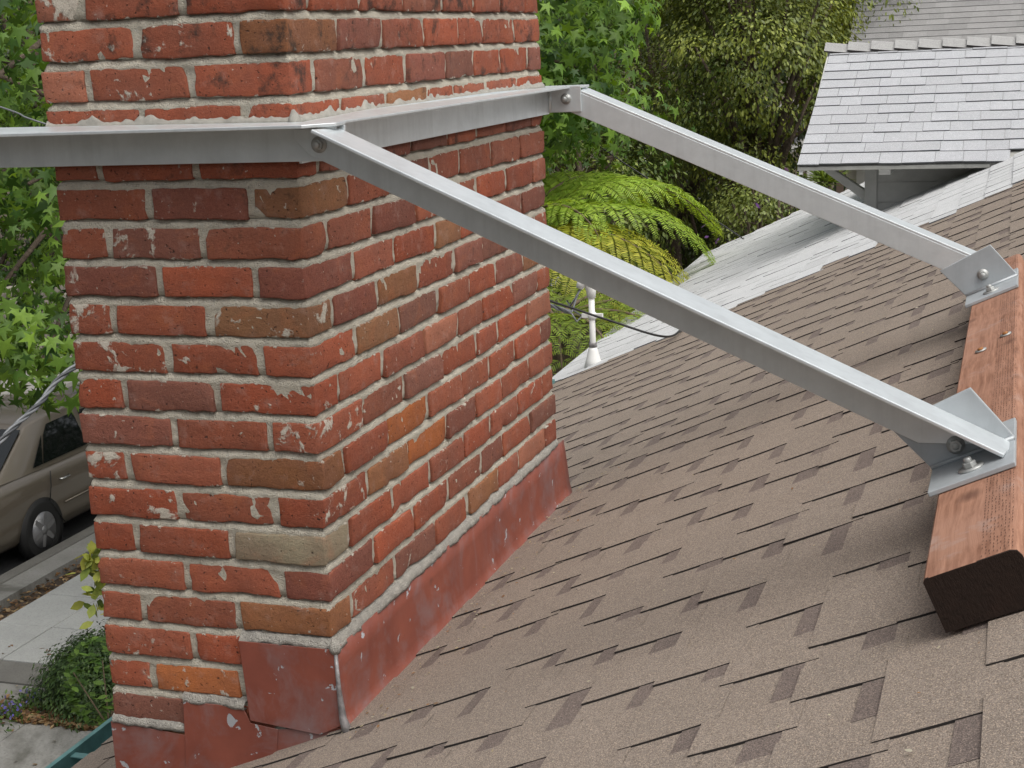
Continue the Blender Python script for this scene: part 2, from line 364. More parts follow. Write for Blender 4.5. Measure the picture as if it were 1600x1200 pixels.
kb = MB(); kb.box((-8.6, 2.0, GZ-0.1), (-6.35, 7.60, GZ+0.095)); kb.box((-6.34, 2.0, GZ-0.1), (-3.2, 7.05, GZ+0.098)); tag(kb.build('driveway', M['conc2']), kind='structure')

# ------------------------------------------------------------------ chimney
CH = 0.0752; JT = 0.0160; BH = CH-JT; CW, CDp = 0.525, 1.518
KTOP, KBOT = -7, 22
chim = empty('brick_chimney', (-CW/2, CDp/2, -1.7), 'weathered red brick chimney rising through the brown shingle roof', 'chimney')
def rbox(L, D, H, r, nl, nd, nh, amp, chips):
    """rounded irregular block centred on origin"""
    def ticks(h, n): return [-h, -(h-r)] + [-(h-r)+2*(h-r)*(i+1)/(n+1) for i in range(n)] + [h-r, h]
    T = (ticks(L/2, nl), ticks(D/2, nd), ticks(H/2, nh)); hx = (L/2, D/2, H/2)
    idx = {}; vs = []; fs = []
    off = Vector((random.uniform(-99, 99), random.uniform(-99, 99), random.uniform(-99, 99)))
    def vid(i, j, k):
        key = (i, j, k)
        if key in idx: return idx[key]
        p = Vector((T[0][i], T[1][j], T[2][k]))
        q = Vector([max(-(hx[a]-r), min(hx[a]-r, p[a])) for a in range(3)]); d = p-q
        if d.length > 1e-9: p = q+d.normalized()*r
        nv = mnoise.noise_vector(p*42+off)*amp + mnoise.noise_vector(p*17+off)*amp*1.1
        onb = sum(1 for a_, i_ in enumerate((i, j, k)) if i_ <= 1 or i_ >= len(T[a_])-2)
        p = p+(nv if onb > 1 else nv*0.4)
        for (cp, cr, cdp) in chips:
            e = (p-cp).length
            if e < cr: p = p + (-cp.normalized())*cdp*(1-e/cr)
        idx[key] = len(vs); vs.append(p); return idx[key]
    n = [len(t) for t in T]
    for a in range(3):
        b, c = (a+1) % 3, (a+2) % 3
        for side in (0, n[a]-1):
            for i in range(n[b]-1):
                for j in range(n[c]-1):
                    q = []
                    for (di, dj) in ((0, 0), (1, 0), (1, 1), (0, 1)):
                        t = [0, 0, 0]; t[a] = side; t[b] = i+di; t[c] = j+dj; q.append(vid(*t))
                    fs.append(q if side else q[::-1])
    return vs, fs
BRC = dict(R=(0.335, 0.092, 0.048), P=(0.235, 0.088, 0.062), O=(0.45, 0.140, 0.040), B=(0.275, 0.128, 0.060), G=(0.27, 0.24, 0.165), D=(0.20, 0.080, 0.056), L=(0.35, 0.135, 0.082), N=(0.295, 0.092, 0.054))
def brick_col(c):
    b = BRC[c]; j = random.uniform(0.84, 1.16); w = random.uniform(-0.012, 0.012)
    return (b[0]*j, max(0.03, b[1]*j+w), max(0.02, b[2]*j+w*0.8))
def make_brick(x0, x1, y0, y1, k, code, smear, big=None):
    z1 = -k*CH; z0 = z1-BH
    L, D = x1-x0, y1-y0
    chips = []
    for _ in range(random.choice((0, 1, 1, 2, 3))):
        cp = Vector((random.choice((-1, 1))*L/2, random.choice((-1, 1))*D/2, random.choice((-1, 1))*BH/2))
        if random.random() < 0.5: cp[0 if L > D else 1] *= random.uniform(-1, 1)
        chips.append((cp, random.uniform(0.016, 0.034), random.uniform(0.004, 0.012)))
    vs, fs = rbox(L, D, BH, 0.0032, 8 if L > .15 else 4, 8 if D > .15 else 4, 2, 0.0031, chips)
    me = bpy.data.meshes.new('brick'); me.from_pydata(vs, [], fs); me.materials.append(M['brick'])
    me.polygons.foreach_set('use_smooth', [True]*len(fs)); me.update()
    o = bpy.data.objects.new('brick', me); COL.objects.link(o)
    o.location = ((x0+x1)/2, (y0+y1)/2, (z0+z1)/2+random.uniform(-.0008, .0008))
    o.rotation_euler = (random.gauss(0, .004), random.gauss(0, .004), random.gauss(0, .007 if max(L, D) > .15 else .012))
    o.color = (*brick_col(code), smear); par(o, chim); return o
FRONT = {-2: 'RRR', -1: 'LRR', 0: 'RRB', 1: 'LRR', 2: 'RRR', 3: 'RRR', 4: 'RPB', 5: 'RPR', 6: 'PRP', 7: 'RRB', 8: 'RRR', 9: 'RPR', 10: 'PRR', 11: 'RRB', 12: 'RRR', 13: 'RRG', 14: 'RRP', 15: 'RRB', 16: 'RRR', 17: 'ROR', 18: 'PRR'}
SMEAR = {(-1, 0): .9, (7, 0): .75, (7, 2): .5, (8, 0): .8, (5, 1): .5, (9, 2): .55, (10, 2): .75, (11, 0): .9, (12, 0): .6, (12, 2): .65, (16, 0): .5, (17, 0): .55, (17, 1): .4, (18, 0): .5}
hidden = MB()
for k in range(KTOP, KBOT):
    jt = JT; dx = random.uniform(-.002, .002)
    e = (k % 2 == 0)
    # along the uphill face (x = 0)
    if e: ys = [0, .212, .438, .666, .845+random.uniform(-.02, .05), 1.065, 1.30, CDp]
    else: ys = [0, .102, .328, .556, .782, .985+random.uniform(-.035, .025), 1.19, 1.412, CDp]
    ys = [ys[0]]+[y+random.uniform(-.008, .008) for y in ys[1:-1]]+[ys[-1]]
    if k == -1: ys = [0, .10, .33, .55, .79, 1.0, 1.2, 1.4, CDp]
    xs = [-CW, -CW+.21, -CW+.42, 0] if e else [-CW, -CW+.103, -CW+.314, 0]
    xs = [xs[0]]+[x+random.uniform(-.005, .005) for x in xs[1:-1]]+[0]
    codes = FRONT.get(k) or ''.join(random.choices('RRNPBL', k=3))
    for i in range(3):
        p = random.uniform(-.003, .002)
        x0 = xs[i]+(jt/2 if i else 0); x1 = xs[i+1]-(jt/2 if i < 2 else 0)
        if i == 2: y1 = ys[1]-jt/2; x1 = random.uniform(-.002, .003)
        elif i == 0: y1 = 0.21 if not e else 0.10
        else: y1 = 0.10
        make_brick(x0, x1, p, y1, k, codes[i], SMEAR.get((k, i), random.choice((0, 0, .08, .2, .35))))
    if k <= 16:
        for i in range(1, len(ys)-1):
            c = random.choices('RRRRNNNPBDL', k=1)[0]
            if (k, i) in ((11, 2), (12, 2)): c = 'O'
            p = random.uniform(-.002, .004)
            y0 = ys[i]+jt/2; y1 = ys[i+1]-(jt/2 if i < len(ys)-2 else 0)
            make_brick(-.10 if i < len(ys)-2 else -.10, p, y0, y1, k, c, random.choice((0, 0, 0, .05, .12, .25)))
    # the two faces turned away, as simple blocks
    z1 = -k*CH; z0 = z1-BH
    for i in range(len(ys)-1):
        a, b = ys[i]+jt/2, ys[i+1]-jt/2
        if b < .25: continue
        hidden.box((-CW-random.uniform(0, .002), a, z0), (-CW+.09, b, z1))
    for i in range(3):
        hidden.box((xs[i]+jt/2, CDp-.09, z0), (min(xs[i+1]-jt/2, -.102), CDp+random.uniform(0, .002), z1))
hb = hidden.build('brick_backs', M['brick'], chim); hb.color = (0.27, .07, .045, .1); hb['kind'] = 'stuff'; bevel(hb, .004, 1)
# mortar: weathered joints, recessed under the brick above and nearly flush below
mb = MB(); step = 0.010
peri = []
nx = int(CW/step); ny = int(CDp/step)
for i in range(nx): peri.append((-CW+CW*i/nx, 0, 0, 1))
for i in range(ny): peri.append((0, CDp*i/ny, -1, 0))
for i in range(nx): peri.append((-CW*i/nx, CDp, 0, -1))
for i in range(ny): peri.append((-CW, CDp-CDp*i/ny, 1, 0))
rows = []
for k in range(KTOP, KBOT):
    z = -k*CH
    rows += [(z+JT*1.02, .013), (z+JT*.80, .0080), (z+JT*.45, .0045), (z+JT*.08, .0012), (z-.005, .0042), (z-BH*.35, .0040), (z-BH*.7, .0042), (z-BH+.004, .0065)]
N = len(peri); vs = []
for (z, rc) in rows:
    for i, (x, y, ax, ay) in enumerate(peri):
        nn = mnoise.noise(Vector((x*62, y*62, z*120)))*.0040 + mnoise.noise(Vector((x*11+5, y*11, z*16)))*.0026
        cx, cy = (-CW/2-x), (CDp/2-y)
        r_ = max(.0008, rc+nn)
        xx = x + (ax*r_ if ax else 0); yy = y + (ay*r_ if ay else 0)
        if ay and abs(x+CW) < 1e-6: xx += r_
        if ax and abs(y) < 1e-6: yy += r_; 
        if ay and abs(x) < 1e-6: xx -= r_
        if ax and abs(y-CDp) < 1e-6: yy -= r_
        vs.append((xx, yy, z + mnoise.noise(Vector((x*30, y*30, z*9)))*.0022))
fs = [(r*N+(i+1) % N, r*N+i, (r+1)*N+i, (r+1)*N+(i+1) % N) for r in range(len(rows)-1) for i in range(N)]
fs = [f[::-1] for f in fs]
mb.add(vs, fs, 0, True); n_ = len(vs)
mb.add([(-CW+.01, .01, rows[0][0]), (-.01, .01, rows[0][0]), (-.01, CDp-.01, rows[0][0]), (-CW+.01, CDp-.01, rows[0][0])], [(0, 1, 2, 3)])
mb.build('mortar', M['mortar'], chim)

# flashing on the uphill face, flaring out at its foot
def rough_strip(p0, p1, out, prof, nseg, amp, seed):
    """strip swept from p0 to p1; prof = list of (outward, up) points"""
    p0, p1, out = Vector(p0), Vector(p1), Vector(out); vs = []; n = len(prof)
    for i in range(nseg+1):
        c = p0.lerp(p1, i/nseg)
        for j, (a, b) in enumerate(prof):
            q = c+out*a+Vector((0, 0, b)); q = q+Vector((0, 0, mnoise.noise(q*85)*.004 if b > .012 else 0)); f = 0 if j in (0, n-1) and a < 0 else 1
            vs.append(q+mnoise.noise_vector(q*60+Vector((seed, 0, 0)))*amp*f+mnoise.noise_vector(q*19+Vector((seed, 3, 0)))*amp*f*1.2)
    fs = [(i*n+j, (i+1)*n+j, (i+1)*n+j+1, i*n+j+1) for i in range(nseg) for j in range(n-1)]
    return vs, fs
mb = MB()
vs = []; fs = []; nseg = 40
for i in range(nseg+1):
    y = -.012+(CDp+.075)*i/nseg
    for (a, b) in ((.006, -1.207), (.009, -1.25), (.011, -1.30), (.013, -1.345), (.02, -1.375), (.045, -1.380)):
        w = mnoise.noise(Vector((y*4, b*9, 1)))*.003
        vs.append((a+w, y+(b+1.207)*-.16*(i/nseg), b))
fs = [(i*6+j, i*6+j+1, (i+1)*6+j+1, (i+1)*6+j) for i in range(nseg) for j in range(5)]
mb.add(vs, fs, 0, True); fl = mb.build('side_flashing', M['flash'], chim)
so = fl.modifiers.new('thick', 'SOLIDIFY'); so.thickness = .0015; so.offset = -1
# cement fillet above it
mb = MB(); vs, fs = rough_strip((0, -.002, -1.212), (0, CDp, -1.205), (1, 0, 0), ((-.01, -.004), (.0085, -.003), (.0082, .004), (.0070, .010), (.0035, .016), (-.01, .022)), 190, .0034, 3)
mb.add(vs, fs, 0, True); mb.build('cement_fillet', M['cement'], chim)
# stepped flashing plates on the downhill-running (front) face
def plate(poly, y, th, name='step_flashing', mat='flash'):
    mb = MB(); mb.prism([Vector((x, y, z)) for (x, z) in poly], (0, th, 0)); o = mb.build(name, M[mat], chim); bevel(o, .0015, 1); return o
plate([(-.205, -1.206), (.004, -1.206), (.012, -1.366), (-.04, -1.392), (-.195, -1.378)], -.012, .0015)
plate([(-.349, -1.352), (-.21, -1.352), (-.196, -1.385), (-.135, -1.392), (-.143, -1.447), (-.36, -1.535)], -.0095, .0015)
plate([(-.531, -1.418), (-.352, -1.430), (-.356, -1.56), (-.531, -1.64)], -.0075, .0015)
plate([(-.145, -1.395), (.01, -1.372), (.012, -1.386), (-.146, -1.452)], -.0065, .0015)
mb = MB(); mb.tube([(.007, -.009, -1.212), (.010, -.012, -1.29), (.016, -.016, -1.35), (.030, -.020, -1.388)], [.004, .005, .008, .013], 8); mb.build('corner_seam', M['lead'], chim)
mb = MB(); mb.tube([(.004, -.004, -1.214), (.006, -.006, -1.206), (.004, -.004, -1.196), (.0, .0, -1.186)], [.010, .013, .010, .003], 10); mb.build('cement_fillet', M['cement'], chim)
for (a, b, zz) in ((-.205, .002, -1.205), (-.35, -.206, -1.350), (-.527, -.35, -1.416)):
    mb = MB(); vs, fs = rough_strip((a, 0, zz), (b, 0, zz-.004 if a < -.3 else zz), (0, -1, 0), ((-.01, -.004), (.010, -.003), (.0095, .004), (.0065, .011), (-.01, .018)), 60, .0034, a*9)
    mb.add(vs, [f[::-1] for f in fs], 0, True); mb.build('cement_fillet', M['cement'], chim)

# ------------------------------------------------------------------ steel collar round the chimney
ZT = -.184; LEG = .070; FLG = .092; TH = .0065          # flange top height, leg, flange, thickness
col = empty('steel_collar', (-CW/2, CDp/2, ZT-.1), 'galvanised angle-iron collar clamped round the brick chimney', 'steel collar')
XL, XR, YF, YB = -CW-.012, .010, -.012, CDp+.012         # outer faces of the legs stand off the brick a little
XEL, XER = -CW-.20, .108
def part(name, mb, mat, parent, bv=.0012):
    o = mb.build(name, mat, parent)
    if bv: bevel(o, bv, 2)
    return o
# front and back angles run past the corners, their flange ends cut on the mitre
mb = MB(); mb.box((XEL+.06, YF-TH, ZT-LEG), (XER, YF, ZT-TH)); part('angle', mb, M['steel'], col)
mb = MB(); mb.prism([Vector(p) for p in ((XEL+.05, YF, ZT-TH), (XEL+.01, YF-FLG, ZT-TH), (XER-.042, YF-FLG, ZT-TH), (XER, YF-FLG*.42, ZT-TH), (XER, YF, ZT-TH))], (0, 0, TH)); mb.v = [(x, y, z+(max(0, y-(YF-FLG))*.085 if x < 0 else 0)) for x, y, z in mb.v]; part('angle_flange', mb, M['steel'], col)
mb = MB(); mb.box((XEL+.06, YB, ZT-LEG), (XER, YB+TH, ZT-TH)); part('angle', mb, M['steel'], col)
mb = MB(); mb.prism([Vector(p) for p in ((XEL+.05, YB, ZT-TH), (XER, YB, ZT-TH), (XER, YB+FLG, ZT-TH), (XEL+.01, YB+FLG, ZT-TH))], (0, 0, TH)); part('angle_flange', mb, M['steel'], col)
mb = MB(); mb.box((XR, YF, ZT-LEG-.004), (XR+TH, YB, ZT-TH)); part('angle', mb, M['steel'], col)
mb = MB(); mb.prism([Vector(p) for p in ((XR, YF+.0005, ZT-TH+.0003), (XR+FLG*.9, YF+.0005, ZT-TH+.0003), (XER-.02, YF+.04, ZT-TH+.0003), (XER-.03, YB-.001, ZT-TH+.0003), (XR, YB-.001, ZT-TH+.0003), (XR, 1.1, ZT-TH+.0003), (XR, .3, ZT-TH+.0003))], (0, 0, TH-.0012)); mb.v = [(x, y, z+(max(0, .09-x)*.085 if .2 < y < 1.2 else 0)) for x, y, z in mb.v]; part('angle_flange', mb, M['steel'], col)
mb = MB(); mb.box((XL-TH, YF, ZT-LEG), (XL, YB, ZT-TH)); part('angle', mb, M['steel'], col)
mb = MB(); mb.box((XL-FLG, YF+.001, ZT-TH), (XL, YB-.001, ZT-.0006)); part('angle_flange', mb, M['steel'], col)
mb = MB(); mb.tube([(XER-.005, YF-.030, ZT-TH-.002), (XER-.03, YF-.056, ZT-TH-.002)], .003, 6); mb.tube([(XR+TH+.003, YB-.003, ZT-TH), (XR+TH+.003, YB-.003, ZT-LEG)], .005, 6); part('weld_bead', mb, M['steel'], col, 0)
# grey sealant smeared along the brick above the collar
for (p0, p1, out, s) in (((-CW, 0, ZT+.006), (0.004, 0, ZT+.006), (0, -1, 0), 1), ((0, .0, ZT+.006), (0, CDp, ZT+.006), (1, 0, 0), 0)):
    nseg = int((Vector(p1)-Vector(p0)).length/.006); vs = []; seed = random.uniform(0, 50)
    for i in range(nseg+1):
        c = Vector(p0).lerp(Vector(p1), i/nseg); t = i*.006
        hgt = .003+max(0, mnoise.noise(Vector((t*17, seed, 0)))+.02)*.017+max(0, mnoise.noise(Vector((t*55, seed, 3)))+.1)*.011+max(0, mnoise.noise(Vector((t*140, seed, 7))))*.005
        for (a, b) in ((-.008, -.009), (.0125, -.009), (.009, .001), (.0052, hgt*.6), (.003, hgt), (-.006, hgt+.001)): vs.append(c+Vector(out)*a+Vector((0, 0, b)))
    fs = [(i*6+j, (i+1)*6+j, (i+1)*6+j+1, i*6+j+1) for i in range(nseg) for j in range(5)]
    mb = MB(); mb.add(vs, fs if not s else [f[::-1] for f in fs], 0, True); mb.build('sealant_bead', M['caulk'], col)

mb = MB(); mb.tube([(.003, -.003, ZT-.004), (.004, -.004, ZT+.006), (.003, -.003, ZT+.014), (.0, .0, ZT+.022)], [.013, .012, .008, .003], 10); mb.build('sealant_bead', M['caulk'], col)
def hexbolt(parent, c, ax, rn=.011, rb=.0068, nut=.010, stick=.014, washer=True, name='bolt', back=0.0):
    ax = Vector(ax).normalized(); c = Vector(c)
    Q = ax.to_track_quat('Z', 'Y').to_matrix()
    mb = MB(); h = [c+Q @ Vector((rn*math.cos(R(60*i+17)), rn*math.sin(R(60*i+17)), .003)) for i in range(6)]
    mb.prism(h, ax*nut)
    o = mb.build(name, M['zinc'], parent); bevel(o, .0012, 2)
    mb = MB(); mb.tube([c+ax*nut*.9, c+ax*(nut+stick-.002), c+ax*(nut+stick)], [rb, rb, rb*.8], 14); mb.build('bolt_shank', M['zinc'], o)
    if washer:
        mb = MB(); mb.tube([c-ax*.0005, c+ax*.003], rn*1.35, 20); mb.build('washer', M['zinc'], o)
    return o
# ------------------------------------------------------------------ timber beam on the roof
BU0, BU1, BN, BY0, BY1 = 1.293, 1.425, .087, -.548, 2.10
beam = empty('timber_beam', RP(BU0, BY0, 0), 'reddish treated timber beam lying on the brown shingle roof', 'timber beam')
def roofM(u, y, n=0): 
    p = RP(u, y, n); return Matrix(((UV.x, 0, NV.x, p.x), (UV.y, 1, NV.y, p.y), (UV.z, 0, NV.z, p.z), (0, 0, 0, 1)))
RM = roofM(BU0, BY0, .008)
ln = BY1-BY0; bw = BU1-BU0; bh = BN-.008
nb = 60; prof = [(0, 0), (0, .012), (0, bh*.5), (0, bh-.004), (.004, bh), (.03, bh), (.06, bh), (.09, bh), (bw-.012, bh), (bw-.004, bh-.003), (bw, bh-.012), (bw, bh*.5), (bw, 0)]
vs = []
for i in range(nb+1):
    for (a, b) in prof:
        w = mnoise.noise(Vector((a*20, i*.35, b*20)))*.0009; vs.append((a+w, ln*i/nb, b+w))
n = len(prof)
mb = MB(); mb.add(vs, [(i*n+j, (i+1)*n+j, (i+1)*n+j+1, i*n+j+1) for i in range(nb) for j in range(n-1)] + [(i*n+n-1, (i+1)*n+n-1, (i+1)*n, i*n) for i in range(nb)], 0, False)
mb.add(vs[-n:], [tuple(range(n))])
o = mb.build('timber', M['wood'], beam); o.matrix_world = RM; o.matrix_parent_inverse = p_world(beam).inverted(); o.matrix_basis = RM
mb = MB(); mb.add([(a, -.0006, b) for a, b in prof], [tuple(range(n))[::-1]]); mb.add([(a, -.0006, b) for a, b in prof]+[(a, .004, b) for a, b in prof], [(j, j+1, n+j+1, n+j) for j in range(n-1)])
o = mb.build('end_grain', M['endg'], beam); o.matrix_parent_inverse = p_world(beam).inverted(); o.matrix_basis = RM
# incising cuts: short knife slots in rows along the top
mb = MB()
for r_ in range(9):
    a = .082+.0052*r_; y = .012+(r_ % 2)*.006
    while y < ln-.02:
        if random.random() < .85:
            l_ = random.uniform(.004, .008); aa = a+random.uniform(-.0006, .0006)
            mb.add([(aa-.0005, y, bh+.0009), (aa+.0005, y, bh+.0009), (aa+.0005, y+l_, bh+.0009), (aa-.0005, y+l_, bh+.0009)], [(0, 1, 2, 3)])
        y += random.uniform(.011, .016)
o = mb.build('incising_slots', flat('incised_slot', (0.06, 0.022, 0.015), .95), beam); o['kind'] = 'stuff'; o.matrix_parent_inverse = p_world(beam).inverted(); o.matrix_basis = RM
for (a, yy) in ((.045, 1.40), (.10, 1.47)):
    c = RM @ Vector((a, yy+.0, bh+.0005)); mb = MB(); mb.tube([c, c+NV*.003], .013, 18); o = mb.build('washer', M['zinc'], beam)
    mb = MB(); mb.tube([c+NV*.003, c+NV*.007], [.007, .006], 8); mb.build('screw_head', flat('rusty_screw', (.30, .12, .03), .7), o)

# ------------------------------------------------------------------ tee brackets, struts
def bracket(yc, front, label):
    """tee bracket on the beam: base flange and upright stem; front = side (-1/+1 in y) of the stem on which the strut bolts"""
    e = empty('tee_bracket', RP((BU0+BU1)/2, yc, BN), label, 'steel bracket', 'tee brackets on the timber beam')
    Mx = roofM(BU0, yc, BN+.001)
    mb = MB(); mb.prism([Mx @ Vector(p) for p in ((-.012, -.138, 0), (bw-.004, -.138, 0), (bw-.004, .138, 0), (-.012, .138, 0))], NV*.0085)
    part('base_plate', mb, M['paint'], e, .0015)
    mb = MB(); mb.prism([Mx @ Vector(p) for p in ((-.012, -.004, .0085), (bw-.002, -.004, .0085), (bw-.035, -.004, .112), (-.048, -.004, .100))], YV*.008)
    part('stem', mb, M['paint'], e, .0015)
    mb = MB(); mb.tube([Mx @ Vector((-.012, s*.006, .011)) for s in (-1,)]+[Mx @ Vector((bw-.004, -.006, .011))], .0045, 6); part('weld_bead', mb, M['paint'], e, 0)
    for s in (-1, 1):
        c = Mx @ Vector((bw*.44, s*.088, .0085)); b = hexbolt(e, c, NV, .0115, .0068, .009, .010, False, 'anchor_bolt')
        mb = MB(); mb.tube([c-NV*.0005, c+NV*.003], .021, 24); o = mb.build('washer', M['zinc'], b)
    return e, Mx
YN0, YN1 = YF-TH, -.030          # near strut: y of its leg at the collar and at the bracket
YFAR0, YFAR1 = YB+TH, 1.640
bN, MN = bracket(YN1+.002, -1, 'grey tee bracket at the near strut, closer to the dark beam end')
bF, MF = bracket(YFAR1-.008, 1, 'grey tee bracket at the far strut, higher in the picture')
def strut(name, A, B, side, label, legh, flw):
    """angle from A to B (points on the line under the flange, on the leg's inner face); side = y direction of leg thickness and flange"""
    A, B = Vector(A), Vector(B); d = (B-A); d2 = d.normalized()
    upv = (Vector((0, 0, 1))-d2*d2.z).normalized(); sv = Vector((0, side, 0)); sv = (sv-d2*sv.dot(d2)).normalized()
    e = empty(name, B, label, 'steel strut', 'diagonal steel struts')
    L = d.length; t = .0065
    # leg, its upper end clipped to a point, the lower end trimmed to the base
    def P(s, h, w=0): return A+d2*s+upv*h+sv*w
    mb = MB(); mb.prism([P(-.046, -.036), P(-.040, -.052), P(-.004, -legh), P(L-.075, -legh), P(L+.038, -.012), P(L+.046, -t), P(.02, -t)], sv*t)
    part('leg', mb, M['steel'], e)
    mb = MB(); mb.prism([P(.034, -t, 0), P(.024, -t, flw), P(L+.044, -t, flw), P(L+.058, -t, 0)], upv*t)
    part('flange', mb, M['steel'], e, .0015)
    return e, P, L, sv
sN, PN, LN, svN = strut('diagonal_strut', (.068, YN0-.0005, -.1815), (1.205, YN1-.0025, -.7015), -1, 'near galvanised diagonal strut with bolt head, crossing in front of the brick face', .067, .094)
hexbolt(sN, Vector((.060, YN0-.0070, -.2235)), (0, -1, 0), .011, .007, .009, .009)
hexbolt(sN, Vector((1.168, YN1-.009, -.731)), (0, -1, 0), .011, .007, .008, .004)
sF, PF, LF, svF = strut('diagonal_strut', (.075, YFAR0+.0005, -.182), (1.205, YFAR1+.0005, -.693), 1, 'far galvanised diagonal strut running from the back corner to the beam', .066, .098)
hexbolt(sF, Vector((.066, YB-.0005, -.218)), (0, -1, 0), .011, .007, .009, .017)
hexbolt(sF, Vector((1.172, YFAR1-.0125, -.716)), (0, -1, 0), .011, .007, .009, .013)

# ------------------------------------------------------------------ brown shingle roof
roof = empty('shingled_roof', RP(-1.1, 0, -.15), 'brown asphalt shingle roof sloping past the chimney to a teal gutter', 'roof')
EXP = .137; EAVE = -1.115; YB0, YB1 = -3.2, 5.10
def deck(name, parent, u0, u1, y0, y1, n0, n1, mat):
    mb = MB(); ny = 24; vs = []
    for i in range(ny+1):
        y = y0+(y1-y0)*i/ny
        for n in (n0, n1):
            for u in (u0, (u0+u1)/2, u1): vs.append(RP(u, y, n))
    for i in range(ny):
        a, b = i*6, (i+1)*6
        for q in ((0, 1), (1, 2)): mb_f = None
        fsx = [(a+3, a+4, b+4, b+3), (a+4, a+5, b+5, b+4), (a, b, b+1, a+1), (a+1, b+1, b+2, a+2), (a, a+3, b+3, b), (a+2, b+2, b+5, a+5)]
        mb.f += [f for f in fsx]; mb.m += [0]*6; mb.sm += [False]*6
    mb.v = [tuple(v) for v in vs]
    e = ny*6
    for f in ((0, 1, 4, 3), (1, 2, 5, 4), (e, e+3, e+4, e+1), (e+1, e+4, e+5, e+2)): mb.f.append(f); mb.m.append(0); mb.sm.append(False)
    return mb.build(name, mat, parent)
deck('roof_deck', roof, EAVE+.01, 3.4, YB0, YB1+.02, -.16, -.009, M['soffit'])
def strip_course(u0, y0, y1, col_mat, parent, name, step=.25):
    mb = MB(); ny = max(2, int((y1-y0)/step)); prof = [(-.002, -.008), (0, .0024), (EXP*.5, .0008), (EXP+.03, -.0012)]; vs = []
    for i in range(ny+1):
        y = y0+(y1-y0)*i/ny
        for (a, n) in prof: vs.append(RP(u0+a, y, n))
    k = len(prof)
    for i in range(ny):
        for j in range(k-1): mb.f.append((i*k+j, i*k+j+1, (i+1)*k+j+1, (i+1)*k+j)); mb.m.append(1 if j == 0 else 0); mb.sm.append(False)
    mb.v = [tuple(v) for v in vs]
    return mb.build(name, [col_mat, M['edge']], parent)
def tooth_mesh(w, g, sk0, sk1, bandlen, curl, seed):
    """one laminated tab: local x upslope, y along the course, z off the roof; gap with a dark printed band lies on its -y side"""
    mb = MB(); nu, nw = 6, 4; T = .0023; vs = []
    for i in range(nu+1):
        s = i/nu; u = -.001+s*(EXP+.022)
        base = .0021+(.0012+curl)*(1-s)**2 - .0010*s
        for j in range(nw+1):
            y0 = sk0*(1-s)+sk1*s+mnoise.noise(Vector((s*5, seed, 0)))*.0012; y = y0+(w-y0)*j/nw
            wob = mnoise.noise(Vector((s*2, y*9+seed, 3)))*.0009
            vs.append((u, y, base+T+wob))
    nt = len(vs)
    low = [(x, y, max(.0003, z-T-.0012)) for (x, y, z) in vs]
    W_ = nw+1
    mb.add(vs, [(i*W_+j, (i+1)*W_+j, (i+1)*W_+j+1, i*W_+j+1) for i in range(nu) for j in range(nw)], 0, True)
    # cut edges: side to the viewer, butt end, far side
    for seq in ([i*W_ for i in range(nu+1)], [nw-j for j in range(nw+1)], [i*W_+nw for i in range(nu, -1, -1)]):
        q = [vs[a] for a in seq]+[low[a] for a in seq]; k = len(seq)
        mb.add(q, [(a, k+a, k+a+1, a+1) for a in range(k-1)], 2)
    if g > .02:
        a0 = EXP*(1-bandlen); n0 = .0024-.0030*.5
        mb.add([(a0, -g+.004, .0022), (EXP+.01, -g+.004, .0016), (EXP+.01, .004, .0016), (a0+.004, .004, .0022)], [(0, 1, 2, 3)], 1)
    return mb
rs = random.Random(5)
variants = []
for i in range(22):
    w = rs.uniform(.10, .26); g = rs.choice((.05, .07, .09, .12, .15))
    mbx = tooth_mesh(w, g, rs.uniform(-.005, .008), rs.uniform(-.008, .004), rs.uniform(.26, .44), rs.choice((.0, .0, .0005, .001, .002)), i*7.7)
    me = bpy.data.meshes.new('shingle'); me.from_pydata(mbx.v, [], mbx.f)
    for x in ('brown', 'band', 'edge'): me.materials.append(M[x])
    me.polygons.foreach_set('material_index', mbx.m); me.polygons.foreach_set('use_smooth', mbx.sm); me.update()
    variants.append((w, g, me, mbx))
cands = []
nc = int((3.2-EAVE)/EXP)
for i in range(nc):
    u0 = EAVE+i*EXP
    strip_course(u0, YB0, YB1+rs.uniform(-.05, .05), M['brown'], roof, 'shingle_strip')
    y = YB0+rs.uniform(0, .3); prev = None
    while y < YB1-.05:
        w, g, me, mbx = rs.choice(variants)
        y += g
        if y+w > YB1+.12: break
        cu, cy = u0+EXP/2, y+w/2
        hid = -.53 < u0 and u0+EXP < .02 and y > .02 and y+w < CDp-.02
        if not hid:
            px, py, dz = pix(RP(cu, cy)); vis = -60 < px < 1660 and -60 < py < 1260
            cands.append((0 if vis else 1, dz, u0, y, w, me, mbx))
        y += w+.001
cands.sort(key=lambda c: (c[0], c[1]))
rest = MB()
for n, (v_, dz, u0, y, w, me, mbx) in enumerate(cands):
    Mx = roofM(u0, y, 0)
    if n < 300 and v_ == 0:
        o = bpy.data.objects.new('shingle', me); COL.objects.link(o); o.parent = roof
        o.matrix_parent_inverse = p_world(roof).inverted(); o.matrix_basis = Mx
    else:
        b = len(rest.v); rest.v += [tuple(Mx @ Vector(p)) for p in mbx.v]; rest.f += [tuple(b+i for i in f) for f in mbx.f]; rest.m += mbx.m; rest.sm += mbx.sm
o = rest.build('far_shingles', [M['brown'], M['band'], M['edge']], roof); o['kind'] = 'stuff'
